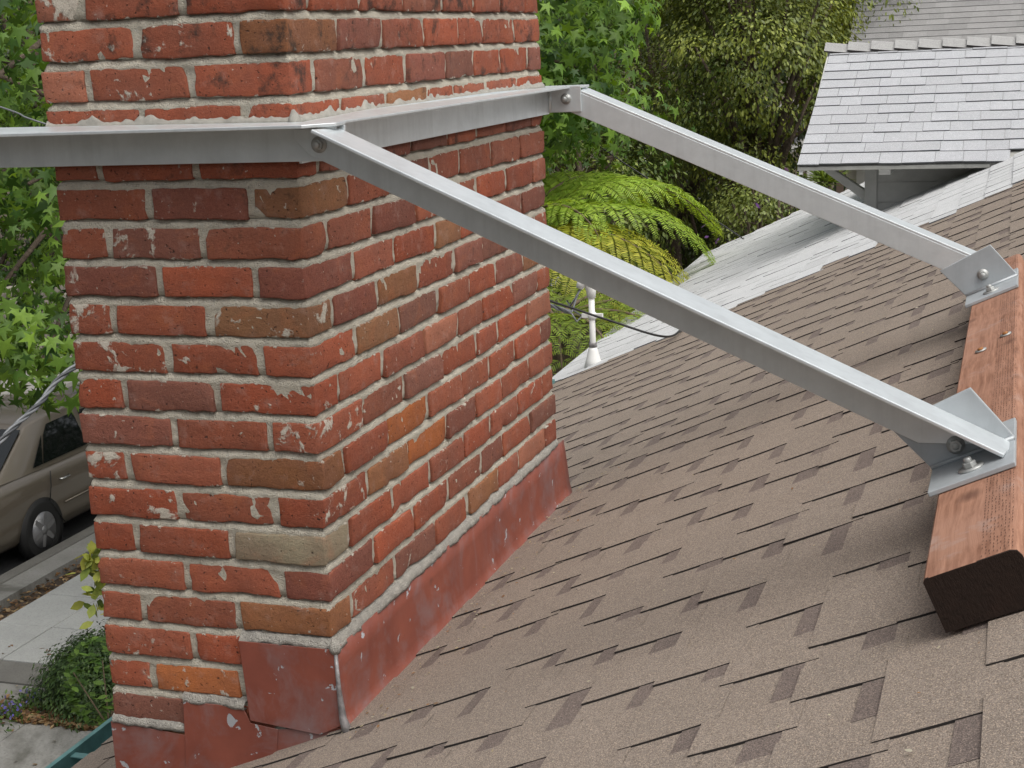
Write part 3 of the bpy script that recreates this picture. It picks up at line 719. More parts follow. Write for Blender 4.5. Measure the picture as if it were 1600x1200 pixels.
# teal gutter at the eave
gut = empty('eave_gutter', RP(EAVE, 1, -.2), 'teal painted metal gutter along the eave below the chimney', 'gutter')
e0 = RP(EAVE, 0, 0); gx, gz = e0.x+.02, e0.z
prof = [(0, .0), (0, -.11), (-.085, -.11), (-.115, -.05), (-.115, -.012), (-.125, -.008), (-.125, .0), (-.108, .002), (-.108, -.045), (-.08, -.102), (-.006, -.102), (-.006, 0)]
mb = MB(); mb.prism([Vector((gx+a, -3.2, gz-.02+b)) for a, b in prof], (0, 8.3, 0)); mb.build('trough', M['teal'], gut)
mb = MB()
for yy in np.arange(-3, 5, .6): mb.box((gx-.122, yy, gz-.032), (gx, yy+.025, gz-.029))
mb.build('hanger', M['teal'], gut)
mb = MB(); mb.box((gx+.002, -3.2, gz-.17), (gx+.022, 5.1, gz-.012)); mb.build('fascia_board', M['whitepaint'], gut)

# ------------------------------------------------------------------ neighbour's white shingle roof (same plane, beyond the brown one)
def attr_float(me, name, vals):
    a = me.color_attributes.new(name, 'FLOAT_COLOR', 'POINT'); c4 = np.ones((len(vals), 4), np.float32); c4[:, :3] = np.array(vals, np.float32)[:, None]; a.data.foreach_set('color', c4.reshape(-1))
wroof = empty('white_shingled_roof', RP(-1.3, 8, -.15), 'white asphalt shingle roof beyond the brown one, carrying a dormer', 'roof')
deck('roof_deck', wroof, EAVE-.02, 3.4, YB1+.021, 10.95, -.16, -.010, M['whitepaint'])
mb = MB(); tone = []
for i in range(nc):
    u0 = EAVE+i*EXP; y = YB1-.10+rs.uniform(-.10, .12)
    while y < 10.85:
        w = rs.choice((.15, .2, .16, .3)); t = rs.random()**2
        hh = rs.choice((.0, .0, .001, .003))
        b = len(mb.v); q0 = rs.uniform(.002, .006)
        P = [RP(u0, y+q0, .008+hh), RP(u0+EXP+.015, y+q0, .003+hh*.3), RP(u0+EXP+.015, y+w-.001, .003+hh*.3), RP(u0, y+w-.001, .0075+hh)]
        B = [p-NV*.0075 for p in P]
        mb.add(P+B, [(0, 1, 2, 3)], 0); mb.add(P+B, [(0, 4, 5, 1), (3, 7, 4, 0), (2, 6, 7, 3)], 1)
        tone += [t]*16; y += w
o = mb.build('white_shingles', [M['white'], M['wedge']], wroof); o['kind'] = 'stuff'; attr_float(o.data, 'tone', tone)
mb = MB()
for i in range(8):
    y0 = YB1+.05+i*.72; a = RP(EAVE-.02, y0, 0); b = RP(EAVE-.02, y0+.72, 0)
    mb.add([a-NV*.01, b-NV*.01, b-Vector((0, 0, .17)), a-Vector((0, 0, .17))], [(0, 1, 2, 3), (3, 2, 1, 0)])
mb.build('fascia_board', M['whitepaint'], wroof)

# ------------------------------------------------------------------ dormer on the white roof
DX0, DYE, DZE, DYR, DZR = -.01, 6.68, -.855, 8.17, -.195
dorm = empty('gabled_dormer', (.9, 7.3, -1.2), 'small gabled dormer with pale grey shingles and braced overhang on the white roof', 'dormer')
dv = Vector((0, DYR-DYE, DZR-DZE)); dl = dv.length; dvn = dv.normalized(); dnn = Vector((0, -dvn.z, dvn.y))
def DP(x, s, n=0): return Vector((x, DYE, DZE))+dvn*s+dnn*n
droof = empty('dormer_roof', (0.9, 7.3, -.6)); par(droof, dorm)
DX1 = 3.3
mb = MB()
def dx1(s): return (DZE+dvn.z*s+1.385)/math.tan(PITCH)+.03
mb.prism([DP(DX0+.01, .0, -.012), DP(dx1(0), .0, -.012), DP(dx1(dl), dl, -.012), DP(DX0+.02, dl, -.012)], -dnn*.03); mb.build('sheathing', M['soffit'], droof)
mb = MB(); y2 = 2*DYR-DYE
mb.prism([Vector((DX0+.01, DYR+.002, DZR-.012)), Vector((dx1(dl), DYR+.002, DZR-.012)), Vector((dx1(0), y2, DZE-.012)), Vector((DX0+.01, y2, DZE-.012))], (0, 0, -.03)); mb.build('rear_slope', M['whiteobj'], droof)
ne = 13; de = dl/ne
sv_ = []
for q in range(14):
    w = rs.choice((.10, .13, .16, .19, .22)); mbx = MB(); h0 = rs.choice((.006, .007, .010, .011)); sk = rs.uniform(-.005, .005)
    t = [Vector((.001, 0, h0)), Vector((w-.001, sk, h0)), Vector((w-.001, de+.012, .003)), Vector((.001, de+.012, .003))]; b = [p-Vector((0, 0, .009)) for p in t]
    mbx.add(t+b, [(0, 1, 2, 3)], 0); mbx.add(t+b, [(4, 5, 1, 0), (5, 6, 2, 1), (0, 3, 7, 4)], 1)
    me = bpy.data.meshes.new('shingle'); me.from_pydata(mbx.v, [], mbx.f); me.materials.append(M['whiteobj']); me.materials.append(M['wedge']); me.polygons.foreach_set('material_index', mbx.m); me.update()
    sv_.append((w, me))
for i in range(ne):
    s0 = i*de-(.012 if i == 0 else 0); x = DX0+.03*i/ne-rs.uniform(0, .0); xe = min(dx1(s0), 1.95)
    while x < xe:
        w, me = rs.choice(sv_)
        o = bpy.data.objects.new('shingle', me); COL.objects.link(o); o.parent = droof
        p = DP(x, s0); o.matrix_parent_inverse = p_world(droof).inverted()
        o.matrix_basis = Matrix(((1, 0, 0, p.x), (0, dvn.y, dnn.y, p.y), (0, dvn.z, dnn.z, p.z), (0, 0, 0, 1))); x += w
x = DX0-.01
for q in range(16):                               # ridge caps, each lapping the next
    mbx = MB(); L_ = .155
    pts = [(-.10, -.048), (-.02, .0), (0, .006), (.02, .0), (.10, -.048)]
    vs = [Vector((x, DYR+a, DZR+.018+b+.016)) for a, b in pts]+[Vector((x+L_+.03, DYR+a, DZR+.004+b+.008)) for a, b in pts]
    vs2 = [v-Vector((0, 0, .010)) for v in vs]
    mbx.add(vs+vs2, [(i, i+1, i+6, i+5) for i in range(4)][::1], 0); mbx.add(vs+vs2, [(i, 10+i, 11+i, i+1) for i in range(4)]+[(0, 5, 15, 10)], 1)
    mbx.f = [f[::-1] if m == 0 else f for f, m in zip(mbx.f, mbx.m)]
    mbx.build('ridge_cap', [M['greyobj'], M['edge']], droof); x += L_  # near-black cut edges, also standing in for the shadow below each cap
# walls under the dormer
WYS = 7.05; WX0 = .40
mb = MB(); mb.prism([Vector((WX0, WYS, -1.35)), Vector((WX0, WYS, DZE+.14)), Vector((1.9, WYS, DZE+.14)), Vector((1.9, WYS, -.7))], (0, .08, 0)); mb.build('side_wall', M['greywall'], dorm)
for q in range(4):
    z = -1.25+q*.125; mb = MB(); xs_ = (z+1.385)/math.tan(PITCH)
    mb.prism([Vector((WX0-.005, WYS-.012, z)), Vector((WX0-.005, WYS-.005, z+.12)), Vector((1.8, WYS-.005, z+.12)), Vector((1.8, WYS-.012, z))], (0, .004, 0)); mb.build('siding_board', M['greywall'], dorm)
mb = MB(); mb.prism([Vector((WX0, WYS+.08, -1.35)), Vector((WX0, WYS+.08, DZE+.15)), Vector((WX0, DYR, DZR-.06)), Vector((WX0, y2-.38, DZE+.15)), Vector((WX0, y2-.38, -1.35))], (.06, 0, 0)); mb.build('gable_wall', M['greywall'], dorm)
mb = MB(); mb.box((WX0-.045, WYS-.03, -1.32), (WX0+.03, WYS+.05, DZE+.10)); part('corner_board', mb, M['greywall'], dorm, .004)
mb = MB(); mb.box((WX0+.06, WYS-.26, DZE-.08), (WX0+.13, WYS-.02, DZE+.02)); part('rafter_tail', mb, M['whitepaint'], dorm, .004)
mb = MB(); mb.box((1.14, WYS-.3, DZE-.11), (1.22, WYS-.0, DZE+.02)); part('rafter_tail', mb, M['whitepaint'], dorm, .004)
mb = MB(); mb.prism([Vector((WX0-.02, WYS+.0, -1.14)), Vector((WX0-.02, WYS, -1.07)), Vector((DX0+.12, WYS, DZE-.03)), Vector((DX0+.05, WYS, DZE-.03))], (0, .07, 0)); part('knee_brace', mb, M['greywall'], dorm, .004)
mb = MB(); mb.box((DX0+.01, WYS-.005, DZE-.03), (WX0, WYS+.075, DZE+.05)); part('outlooker', mb, M['greywall'], dorm, .004)
mb = MB(); mb.prism([DP(DX0+.0, -.01, -.014), DP(dx1(0)-.12, -.01, -.014), DP(dx1(0)-.12, .008, -.014), DP(DX0+.0, .008, -.014)], (0, 0, -.022)); part('fascia_board', mb, M['soffit'], dorm, .002)
mb = MB(); mb.prism([DP(DX0+.008, 0, -.014), DP(DX0+.03, 0, -.014), DP(DX0+.03, dl, -.014), DP(DX0+.008, dl, -.014)], (0, 0, -.05)); part('barge_board', mb, M['whitepaint'], dorm, .002)

# ------------------------------------------------------------------ grey cross-gable roof further back
back = empty('grey_gabled_house', (1.5, 13, GZ), 'further grey shingled house roof rising above the dormer ridge', 'house')
gp0 = at(1318, 118, 19.5); gdir = Vector((0, math.cos(R(33)), math.sin(R(33)))); gnn = Vector((0, -gdir.z, gdir.y))
mb = MB(); tone = []
for i in range(28):
    x = .0+.045*i*0; s0 = i*.135
    while x < 7.5:
        w = rs.choice((.13, .17, .2, .28)); t = rs.random()
        P = [gp0+Vector((x+.002, 0, 0))+gdir*s0+gnn*.010, gp0+Vector((x+w, 0, 0))+gdir*s0+gnn*.010, gp0+Vector((x+w, 0, 0))+gdir*(s0+.15)+gnn*.002, gp0+Vector((x+.002, 0, 0))+gdir*(s0+.15)+gnn*.002]
        B = [p-gnn*.010 for p in P]; mb.add(P+B, [(0, 1, 2, 3)], 0); mb.add(P+B, [(4, 5, 1, 0), (0, 3, 7, 4)], 1); tone += [t]*16; x += w
o = mb.build('roof_shingles', [M['grey'], M['wedge']], back); o['kind'] = 'stuff'; attr_float(o.data, 'tone', tone)
mb = MB(); mb.prism([gp0+gdir*-.02-gnn*.004, gp0+Vector((6.5, 0, 0))+gdir*-.02-gnn*.004, gp0+Vector((6.5, 0, 0))+gdir*3.8-gnn*.004, gp0+gdir*3.8-gnn*.004], -gnn*.1); mb.build('roof_deck', M['soffit'], back)
mb = MB(); mb.box((gp0.x+.35, gp0.y+.5, GZ), (gp0.x+6.3, gp0.y+.6, gp0.z+.1)); mb.build('wall', M['wall2'], back)
mb = MB(); mb.box((gp0.x+.35, gp0.y+.61, GZ), (gp0.x+.45, gp0.y+6, gp0.z+.1)); mb.build('wall', M['wall2'], back)

# ------------------------------------------------------------------ foliage builder
def leaf_cloud(name, pos, nrm, up, size, shape, tris, tint, mat, parent, bend=.0):
    """pos, nrm, up: (n,3); shape: (m,2) outline in leaf lengths (x across, y along); one mesh of n leaves"""
    n = len(pos); m = len(shape)
    nrm = nrm/np.linalg.norm(nrm, axis=1, keepdims=True)
    up = up-nrm*(up*nrm).sum(1, keepdims=True); up /= np.linalg.norm(up, axis=1, keepdims=True)+1e-9
    sd_ = np.cross(up, nrm); sh = np.array(shape); size = np.broadcast_to(size, (n,))
    zz = -bend*((sh[:, 0]**2)*2+(sh[:, 1]**2))
    V = pos[:, None, :]+size[:, None, None]*(sh[None, :, 0, None]*sd_[:, None, :]+sh[None, :, 1, None]*up[:, None, :]+zz[None, :, None]*nrm[:, None, :])
    T = np.array(tris); k = T.shape[1]; F = (np.arange(n)[:, None, None]*m+T[None]).reshape(-1)
    me = bpy.data.meshes.new(name); me.vertices.add(n*m); me.vertices.foreach_set('co', V.reshape(-1).astype(np.float32))
    nf = n*len(T); me.loops.add(nf*k); me.loops.foreach_set('vertex_index', F.astype(np.int32))
    me.polygons.add(nf); me.polygons.foreach_set('loop_start', (np.arange(nf)*k).astype(np.int32))
    me.update(calc_edges=True)
    c = me.color_attributes.new('tint', 'FLOAT_COLOR', 'POINT')
    C4 = np.ones((n, m, 4), np.float32); C4[:, :, :3] = tint[:, None, :]; c.data.foreach_set('color', C4.reshape(-1))
    me.materials.append(mat); return link(name, me, parent)
def unit(n): v = rng.normal(size=(n, 3)); return v/np.linalg.norm(v, axis=1, keepdims=True)
STAR = [(0, 0)]; 
for i in range(5):
    a = R(-72*2+72*i)*.92; l_ = (.40, .52, .60, .52, .40)[i]
    STAR.append((math.sin(a)*l_, math.cos(a)*l_))
    if i < 4:
        b = a+R(33); STAR.append((math.sin(b)*.20, math.cos(b)*.20))
STAR.append((0, -.10))
STAR_T = [(0, i, i+1) for i in range(1, len(STAR)-1)]+[(0, len(STAR)-1, 1)]
# widen the lobes
RH = [(0, -.5), (.21, -.08), (.17, .2), (0, .5), (-.17, .2), (-.21, -.08)]; RH_T = [(0, 1, 2, 3), (0, 3, 4, 5)]
def tints(n, a, b, jit=.18, pw=1.0):
    t = rng.random(n)[:, None]**pw; c = np.array(a)*(1-t)+np.array(b)*t
    return np.clip(c*(1+rng.normal(size=(n, 1))*jit), .004, .9)
def clump_leaves(centres, radii, per, flat_=.7, outward=None, ctr=None, hang=.55):
    P = []; N_ = []; U = []; W_ = []
    for c, r in zip(centres, radii):
        k = max(4, int(per*r*r)); d = unit(k); rr = r*(.35+.65*rng.random((k, 1))**.5); q = d*rr; q[:, 2] *= flat_
        o = (c-ctr); o = o/(np.linalg.norm(o)+1e-6)
        P.append(c+q); N_.append(d*.55+o*.55+np.array((0, 0, .55))+unit(k)*.55); U.append(d*.35+np.array((0, 0, -hang))+unit(k)*.45+o*.3)
        W_.append(np.full(k, rng.random()))
    return np.concatenate(P), np.concatenate(N_), np.concatenate(U), np.concatenate(W_)
def in_frame(P, mg=140):
    d = P-np.array(CP); z = d@np.array(CF); x = 800+FPX*(d@np.array(CR))/np.maximum(z, .1); y = 600+FPX*(d@np.array(CD))/np.maximum(z, .1)
    return (z > .3) & (x > -mg) & (x < 1600+mg) & (y > -mg) & (y < 1200+mg)
def tree(name, label, base, ctr, rad, nclump, crad, per, shape, tris, size, ta, tb, mat, cat='tree', group=None, trunk_r=.16, flat_=.7, shell=.72, bend=.15, pw=1., jit=.18, keep=None, extra=None, hang=.55):
    e = empty(name, base, label, cat, group); ctr = np.array(ctr, float); rad = np.array(rad, float)
    d = unit(nclump); rr = shell+(1-shell)*rng.random((nclump, 1)); inn = rng.random(nclump) < .22; rr[inn] *= .7
    C_ = ctr+d*rad*rr; rs_ = crad*(.6+.8*rng.random(nclump))
    if keep is not None: k = keep(C_); C_ = C_[k]; rs_ = rs_[k]
    k = in_frame(C_, 500); C_ = C_[k]; rs_ = rs_[k]
    if extra is not None:
        C_ = np.concatenate([C_, extra[0]]); rs_ = np.concatenate([rs_, extra[1]])
    P, N_, U, W_ = clump_leaves(C_, rs_, per, flat_, None, ctr, hang)
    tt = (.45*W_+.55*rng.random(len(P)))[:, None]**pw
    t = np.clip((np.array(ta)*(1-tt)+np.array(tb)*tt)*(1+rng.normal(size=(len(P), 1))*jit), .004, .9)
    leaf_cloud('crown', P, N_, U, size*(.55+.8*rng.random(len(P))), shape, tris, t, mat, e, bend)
    mb = MB(); b = Vector(base); c = Vector(ctr); mid = b.lerp(c, .55)+Vector((.1, -.08, 0))
    mb.tube([b-Vector((0, 0, .1)), b.lerp(mid, .4)+Vector((.04, .05, 0)), mid, c+Vector((0, 0, rad[2]*.4))], [trunk_r*1.25, trunk_r, trunk_r*.75, trunk_r*.2], 10)
    mb.build('trunk', M['bark'], e)
    mb = MB()
    for q in range(min(len(C_), 26)):
        tip = Vector(C_[int(q*len(C_)/26) if len(C_) > 26 else q]); s = mid.lerp(c, rng.random())
        mb.tube([s, s.lerp(tip, .5)+Vector((0, 0, .15)), tip], [trunk_r*.35, trunk_r*.2, .012], 6)
    mb.build('limbs', M['bark'], e); return e

# star-leaved street tree behind the chimney: the crown plus the boughs that hang out on either side of it
ex = []
for q in range(75):
    x_, y_ = rng.uniform(-120, 125), rng.uniform(-60, 610); ex.append((at(x_, y_, rng.uniform(8.6, 10.6)), rng.uniform(.20, .36)))
for q in range(16):
    ex.append((at(rng.uniform(-60, 118), rng.uniform(560, 622), rng.uniform(8.8, 10.2)), .17))
for q in range(60):
    x_ = rng.uniform(800, 985); y_ = rng.uniform(-60, 185 if x_ > 900 else 215); ex.append((at(x_, y_, rng.uniform(11.2, 13)), rng.uniform(.24, .42)))
ex = (np.array([tuple(p) for p, r in ex]), np.array([r for p, r in ex]))
SW = tree('sweetgum_tree', 'bright green star-leaved tree standing behind the brick chimney', (-5.9, 10.4, GZ), (-5.6, 10.2, 1.1), (4.0, 4.0, 4.4), 330, .55, 300, STAR, STAR_T, .132,
     (0.026, 0.078, 0.012), (0.25, 0.41, 0.055), M['leafm'], trunk_r=.17, flat_=.8, shell=.62, bend=.45, pw=1.5, hang=.95,
     keep=lambda c: (c[:, 2] > -2.3), extra=ex)
# dark small-leaved evergreens behind
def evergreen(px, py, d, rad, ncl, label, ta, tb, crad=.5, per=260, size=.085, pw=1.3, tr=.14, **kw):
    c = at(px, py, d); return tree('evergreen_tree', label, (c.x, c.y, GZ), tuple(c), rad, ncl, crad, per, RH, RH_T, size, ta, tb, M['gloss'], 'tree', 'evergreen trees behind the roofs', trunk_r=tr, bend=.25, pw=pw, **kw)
evergreen(1172, 85, 17, (1.22, 1.3, 1.75), 210, 'bushy olive-tipped evergreen tree left of the dormer', (0.050, 0.085, 0.014), (0.36, 0.40, 0.075), .34, 1500, .058, pw=1.6, flat_=.6, keep=lambda C: np.array([not (pix(Vector(c))[0] > 1222 and pix(Vector(c))[1] > 190) for c in C]))
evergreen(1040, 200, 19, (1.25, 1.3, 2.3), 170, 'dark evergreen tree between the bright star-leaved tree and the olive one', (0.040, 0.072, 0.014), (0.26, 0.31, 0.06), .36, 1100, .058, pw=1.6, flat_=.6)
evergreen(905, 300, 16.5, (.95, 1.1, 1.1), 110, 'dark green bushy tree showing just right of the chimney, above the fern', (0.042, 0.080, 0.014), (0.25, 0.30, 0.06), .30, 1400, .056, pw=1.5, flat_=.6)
evergreen(1080, 330, 20.5, (1.3, 1.2, 1.3), 110, 'low dark evergreen under the olive-tipped tree', (0.024, 0.044, 0.012), (0.12, 0.16, 0.035), .40, 800, .065)
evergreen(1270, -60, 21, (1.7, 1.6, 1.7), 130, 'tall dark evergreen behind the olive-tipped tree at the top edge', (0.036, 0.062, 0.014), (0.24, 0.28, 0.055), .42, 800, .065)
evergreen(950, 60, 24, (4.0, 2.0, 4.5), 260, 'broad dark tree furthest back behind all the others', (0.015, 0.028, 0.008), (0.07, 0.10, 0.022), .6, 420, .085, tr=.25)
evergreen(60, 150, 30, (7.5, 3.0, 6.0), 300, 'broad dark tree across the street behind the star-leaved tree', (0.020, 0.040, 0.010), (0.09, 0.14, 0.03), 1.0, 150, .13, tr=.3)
# wood beyond the gardens; its unseen ring behind camera added to block low sky
n = 110000; ang_ = rng.uniform(R(-180), R(180), n); rr_ = rng.uniform(34, 44, n)
P = np.stack([CP.x+np.sin(ang_)*rr_, CP.y+np.cos(ang_)*rr_, GZ+rng.random(n)**.8*15], 1)
o = leaf_cloud('far_wood', P, unit(n)+np.array((0, -.8, .5)), unit(n), .38+.25*rng.random(n), RH, RH_T, tints(n, (.018, .034, .010), (.06, .09, .022)), M['gloss'], None, .2)
tag(o, 'dense dark wood closing the view far behind the gardens, ringed all round to block low sky', 'wood', None, 'stuff')

# ------------------------------------------------------------------ tree fern
fh = at(805, 372, 11.9)
fern = empty('tree_fern', (fh.x, fh.y, GZ), 'lime green tree fern with arching feathery fronds beyond the white roof edge', 'tree fern')
mb = MB(); mb.tube([(fh.x, fh.y, GZ-.1), (fh.x, fh.y, fh.z-1.2), (fh.x, fh.y, fh.z-.05)], [.16, .13, .12], 12); mb.build('trunk', M['bark'], fern)
PINN = [(0, 0), (.085, .25), (.070, .70), (0, 1), (-.070, .70), (-.085, .25)]; PINN_T = [(0, 1, 2, 3), (0, 3, 4, 5)]
def frond(az, L, rise, droop, ta, tb):
    h = np.array((math.cos(az), math.sin(az), 0.)); side = np.array((-h[1], h[0], 0.)); up = np.array((0, 0, 1.))
    n = 60; s = np.linspace(0, 1, n)
    ang = rise-(rise+droop)*s**1.15
    dx = np.cos(ang)*L/n; dz = np.sin(ang)*L/n
    X = np.cumsum(dx); Z = np.cumsum(dz)
    pts = np.array(fh)+X[:, None]*h+Z[:, None]*up
    P = []; N_ = []; U = []; SZ = []
    gap = max(2, int(.125/(L/n)))
    for i in range(6, n, gap):
        t = np.cos(ang[i])*h+np.sin(ang[i])*up; nn = -np.sin(ang[i])*h+np.cos(ang[i])*up
        sp = (i-6)/(n-6); pl = L*.29*min(1, .5+sp*2.2)*(1-sp**2.6)**.9+.05
        for sg in (-1, 1):
            d0 = side*sg*.90+t*(.40+.5*sp)+nn*.22; m = max(6, int(pl/.0165)); bend_ = rng.uniform(.9, 1.35)
            q = pts[i].copy(); dd = d0/np.linalg.norm(d0)
            for j in range(m):
                f = j/m; dcur = dd*(1-.3*f)-up*bend_*f**1.5; dcur /= np.linalg.norm(dcur); q = q+dcur*pl/m
                pin = np.cross(dcur, nn); pin /= np.linalg.norm(pin)+1e-9; nl = np.cross(pin, dcur); nl *= np.sign(nl[2]+1e-6)
                ll = (.105*L/2*(1-f**2.4)*(1-.4*sp)+.014)*rng.uniform(.9, 1.1)
                for s2 in (-1, 1):
                    P.append(q); N_.append(nl+rng.normal(size=3)*.12); U.append(pin*s2+dcur*.5-nl*.35); SZ.append(ll)
    P = np.array(P); k = len(P)
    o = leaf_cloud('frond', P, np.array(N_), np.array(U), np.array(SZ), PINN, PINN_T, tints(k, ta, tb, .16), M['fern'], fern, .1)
    mb = MB(); mb.tube([tuple(p) for p in pts[::4]], [.016*(1-.8*i/15) for i in range(len(pts[::4]))], 6); r_ = mb.build('midrib', M['twig'], o)
Lg, Yg = ((0.22, 0.36, 0.035), (0.38, 0.52, 0.07)), ((0.32, 0.36, 0.035), (0.50, 0.48, 0.065))
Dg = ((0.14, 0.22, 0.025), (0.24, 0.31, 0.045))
for (az, L_, rise, droop, c_) in ((34, 2.0, .78, 1.0, Lg), (8, 1.85, .62, 1.1, Lg), (-16, 1.75, .34, .95, Yg), (-44, 1.65, .30, 1.05, Yg), (-72, 1.55, .5, 1.1, Yg), (64, 1.8, .85, .9, Lg), (95, 1.8, .8, .9, Lg), (128, 1.8, .7, .9, Lg), (-104, 1.5, .6, 1.0, Lg), (-140, 1.6, .6, .9, Lg), (170, 1.6, .6, .9, Lg),
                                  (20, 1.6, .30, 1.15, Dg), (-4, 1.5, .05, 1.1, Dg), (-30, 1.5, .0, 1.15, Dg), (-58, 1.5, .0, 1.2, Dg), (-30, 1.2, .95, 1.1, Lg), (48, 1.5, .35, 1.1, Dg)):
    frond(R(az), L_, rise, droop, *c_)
# second, lower fern whose fronds show below the near strut
fh = at(868, 500, 10.2)
fern = empty('tree_fern', (fh.x, fh.y, GZ), 'lower darker fern beside the chimney, behind the white mast', 'tree fern')
mb = MB(); mb.tube([(fh.x, fh.y, GZ-.1), (fh.x, fh.y, fh.z-1.2), (fh.x, fh.y, fh.z-.05)], [.13, .11, .10], 12); mb.build('trunk', M['bark'], fern)
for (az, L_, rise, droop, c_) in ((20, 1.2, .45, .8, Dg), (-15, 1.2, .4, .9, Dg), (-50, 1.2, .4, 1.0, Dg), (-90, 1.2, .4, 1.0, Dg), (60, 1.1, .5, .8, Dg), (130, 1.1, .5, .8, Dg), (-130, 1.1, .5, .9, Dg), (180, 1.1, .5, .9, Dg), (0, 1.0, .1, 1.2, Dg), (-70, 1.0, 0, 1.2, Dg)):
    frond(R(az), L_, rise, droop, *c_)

# ------------------------------------------------------------------ planting seen under the dormer and past the eave
pc = at(1290, 282, 15.2)
palm = empty('spiky_plant', (pc.x, pc.y, GZ), 'spiky green palm-like plant glimpsed under the dormer overhang', 'plant')
mb = MB(); mb.tube([(pc.x, pc.y, GZ-.1), (pc.x, pc.y, pc.z)], [.09, .06], 8); mb.build('stem', M['bark'], palm)
n = 120; d = unit(n); d[:, 2] = np.abs(d[:, 2])*.9+rng.random(n)*.2-.3
LONG = [(-.02, 0), (.02, 0), (.03, .4), (0, 1), (-.03, .4)]
leaf_cloud('blades', np.repeat(np.array([pc]), n, 0)+unit(n)*.04, np.cross(d, unit(n)), d, .22+.08*rng.random(n), LONG, [(0, 1, 3), (1, 2, 3), (0, 3, 4)], tints(n, (.10, .16, .03), (.24, .32, .06)), M['fern'], palm, .1)
fc = at(1185, 345, 15.0)
sh = tree('flowering_shrub', 'green shrub with small purple flowers beyond the white roof edge', (fc.x, fc.y, GZ), tuple(fc), (.50, .7, .50), 45, .25, 1700, RH, RH_T, .045, (.07, .11, .02), (.26, .30, .07), M['gloss'], 'shrub', trunk_r=.05)
n = 46; P = np.array(fc)+unit(n)*np.array((.55, .75, .58)); leaf_cloud('flowers', P, unit(n), unit(n), .07, RH, RH_T, tints(n, (.16, .05, .28), (.30, .14, .45)), M['fern'], sh)['kind'] = 'stuff'
# neighbour's porch behind
pz = at(1340, 285, 16.6)
nb_ = empty('neighbour_porch', (pz.x, pz.y, GZ), 'pale stuccoed porch with brown post glimpsed under the dormer', 'porch')
for (x0, x1, m_, nm, dd) in ((1322, 1338, 'wall2', 'wall', 0), (1338, 1352, 'whitepaint', 'door_frame', -.03), (1352, 1420, 'greywall', 'wall', .02)):
    a = at(x0, 285, 16.6+dd); b = at(x1, 285, 16.6+dd); mb = MB(); mb.box((a.x, pz.y+dd, GZ), (b.x, pz.y+.15+dd, -1.2)); mb.build(nm, M[m_], nb_)
a = at(1312, 285, 15.8); mb = MB(); mb.box((a.x-.035, a.y, GZ), (a.x+.035, a.y+.07, -1.2)); mb.build('post', M['post'], nb_)
a = at(1268, 285, 15.8); mb = MB(); mb.box((a.x-.045, a.y, GZ), (a.x+.045, a.y+.09, -1.25)); mb.build('white_post', M['whitepaint'], nb_)
mb = MB(); mb.box((at(1262, 285, 15.8).x, a.y-.05, -1.25), (at(1440, 285, 15.8).x, pz.y+.4, -1.15)); mb.build('porch_roof', M['greywall'], nb_)

# ------------------------------------------------------------------ service mast and cables
mt = RP(-.823, 5.16, 0)
mast = empty('service_mast', mt, 'white service mast with hooded cap standing on the white roof beside the chimney', 'service mast')
mb = MB(); mb.tube([mt-Vector((0, 0, .1)), mt+Vector((0, 0, .40))], .0165, 16); mb.build('pipe', M['whitepaint'], mast)
mb = MB(); mb.tube([mt+Vector((0, 0, -.01)), mt+Vector((0, 0, .03)), mt+Vector((0, 0, .085)), mt+Vector((0, 0, .10))], [.052, .040, .026, .020], 18); mb.build('roof_boot', M['whitepaint'], mast)
mb = MB(); mb.tube([mt+Vector((0, 0, .10)), mt+Vector((0, 0, .125))], .022, 16); mb.build('seal_ring', M['lead'], mast)
mb = MB(); mb.tube([mt+Vector((0, 0, .37)), mt+Vector((0, 0, .41)), mt+Vector((-.008, -.004, .445)), mt+Vector((-.028, -.014, .462)), mt+Vector((-.048, -.02, .452)), mt+Vector((-.058, -.024, .425))], [.022, .027, .030, .029, .027, .019], 14); mb.build('weather_cap', M['whitepaint'], mast)
mb = MB(); mb.tube([mt+Vector((0, 0, .255)), mt+Vector((0, 0, .29))], .023, 14); mb.box(tuple(mt+Vector((-.055, -.012, .262))), tuple(mt+Vector((.060, .012, .284)))); mb.build('clamp', M['whitepaint'], mast)
mb = MB()
for (a, b) in (((-.06, -.02, .42), (-.10, -.06, .30)), ((-.05, -.03, .42), (-.13, -.03, .36))):
    A, B = mt+Vector(a), mt+Vector(b); mb.tube([A, A.lerp(B, .5)-Vector((.02, 0, .06)), B, B+Vector((.03, .0, -.05)), mt+Vector((-.055, 0, .27))], .005, 6)
mb.build('drip_loop', M['cableg'], mast)
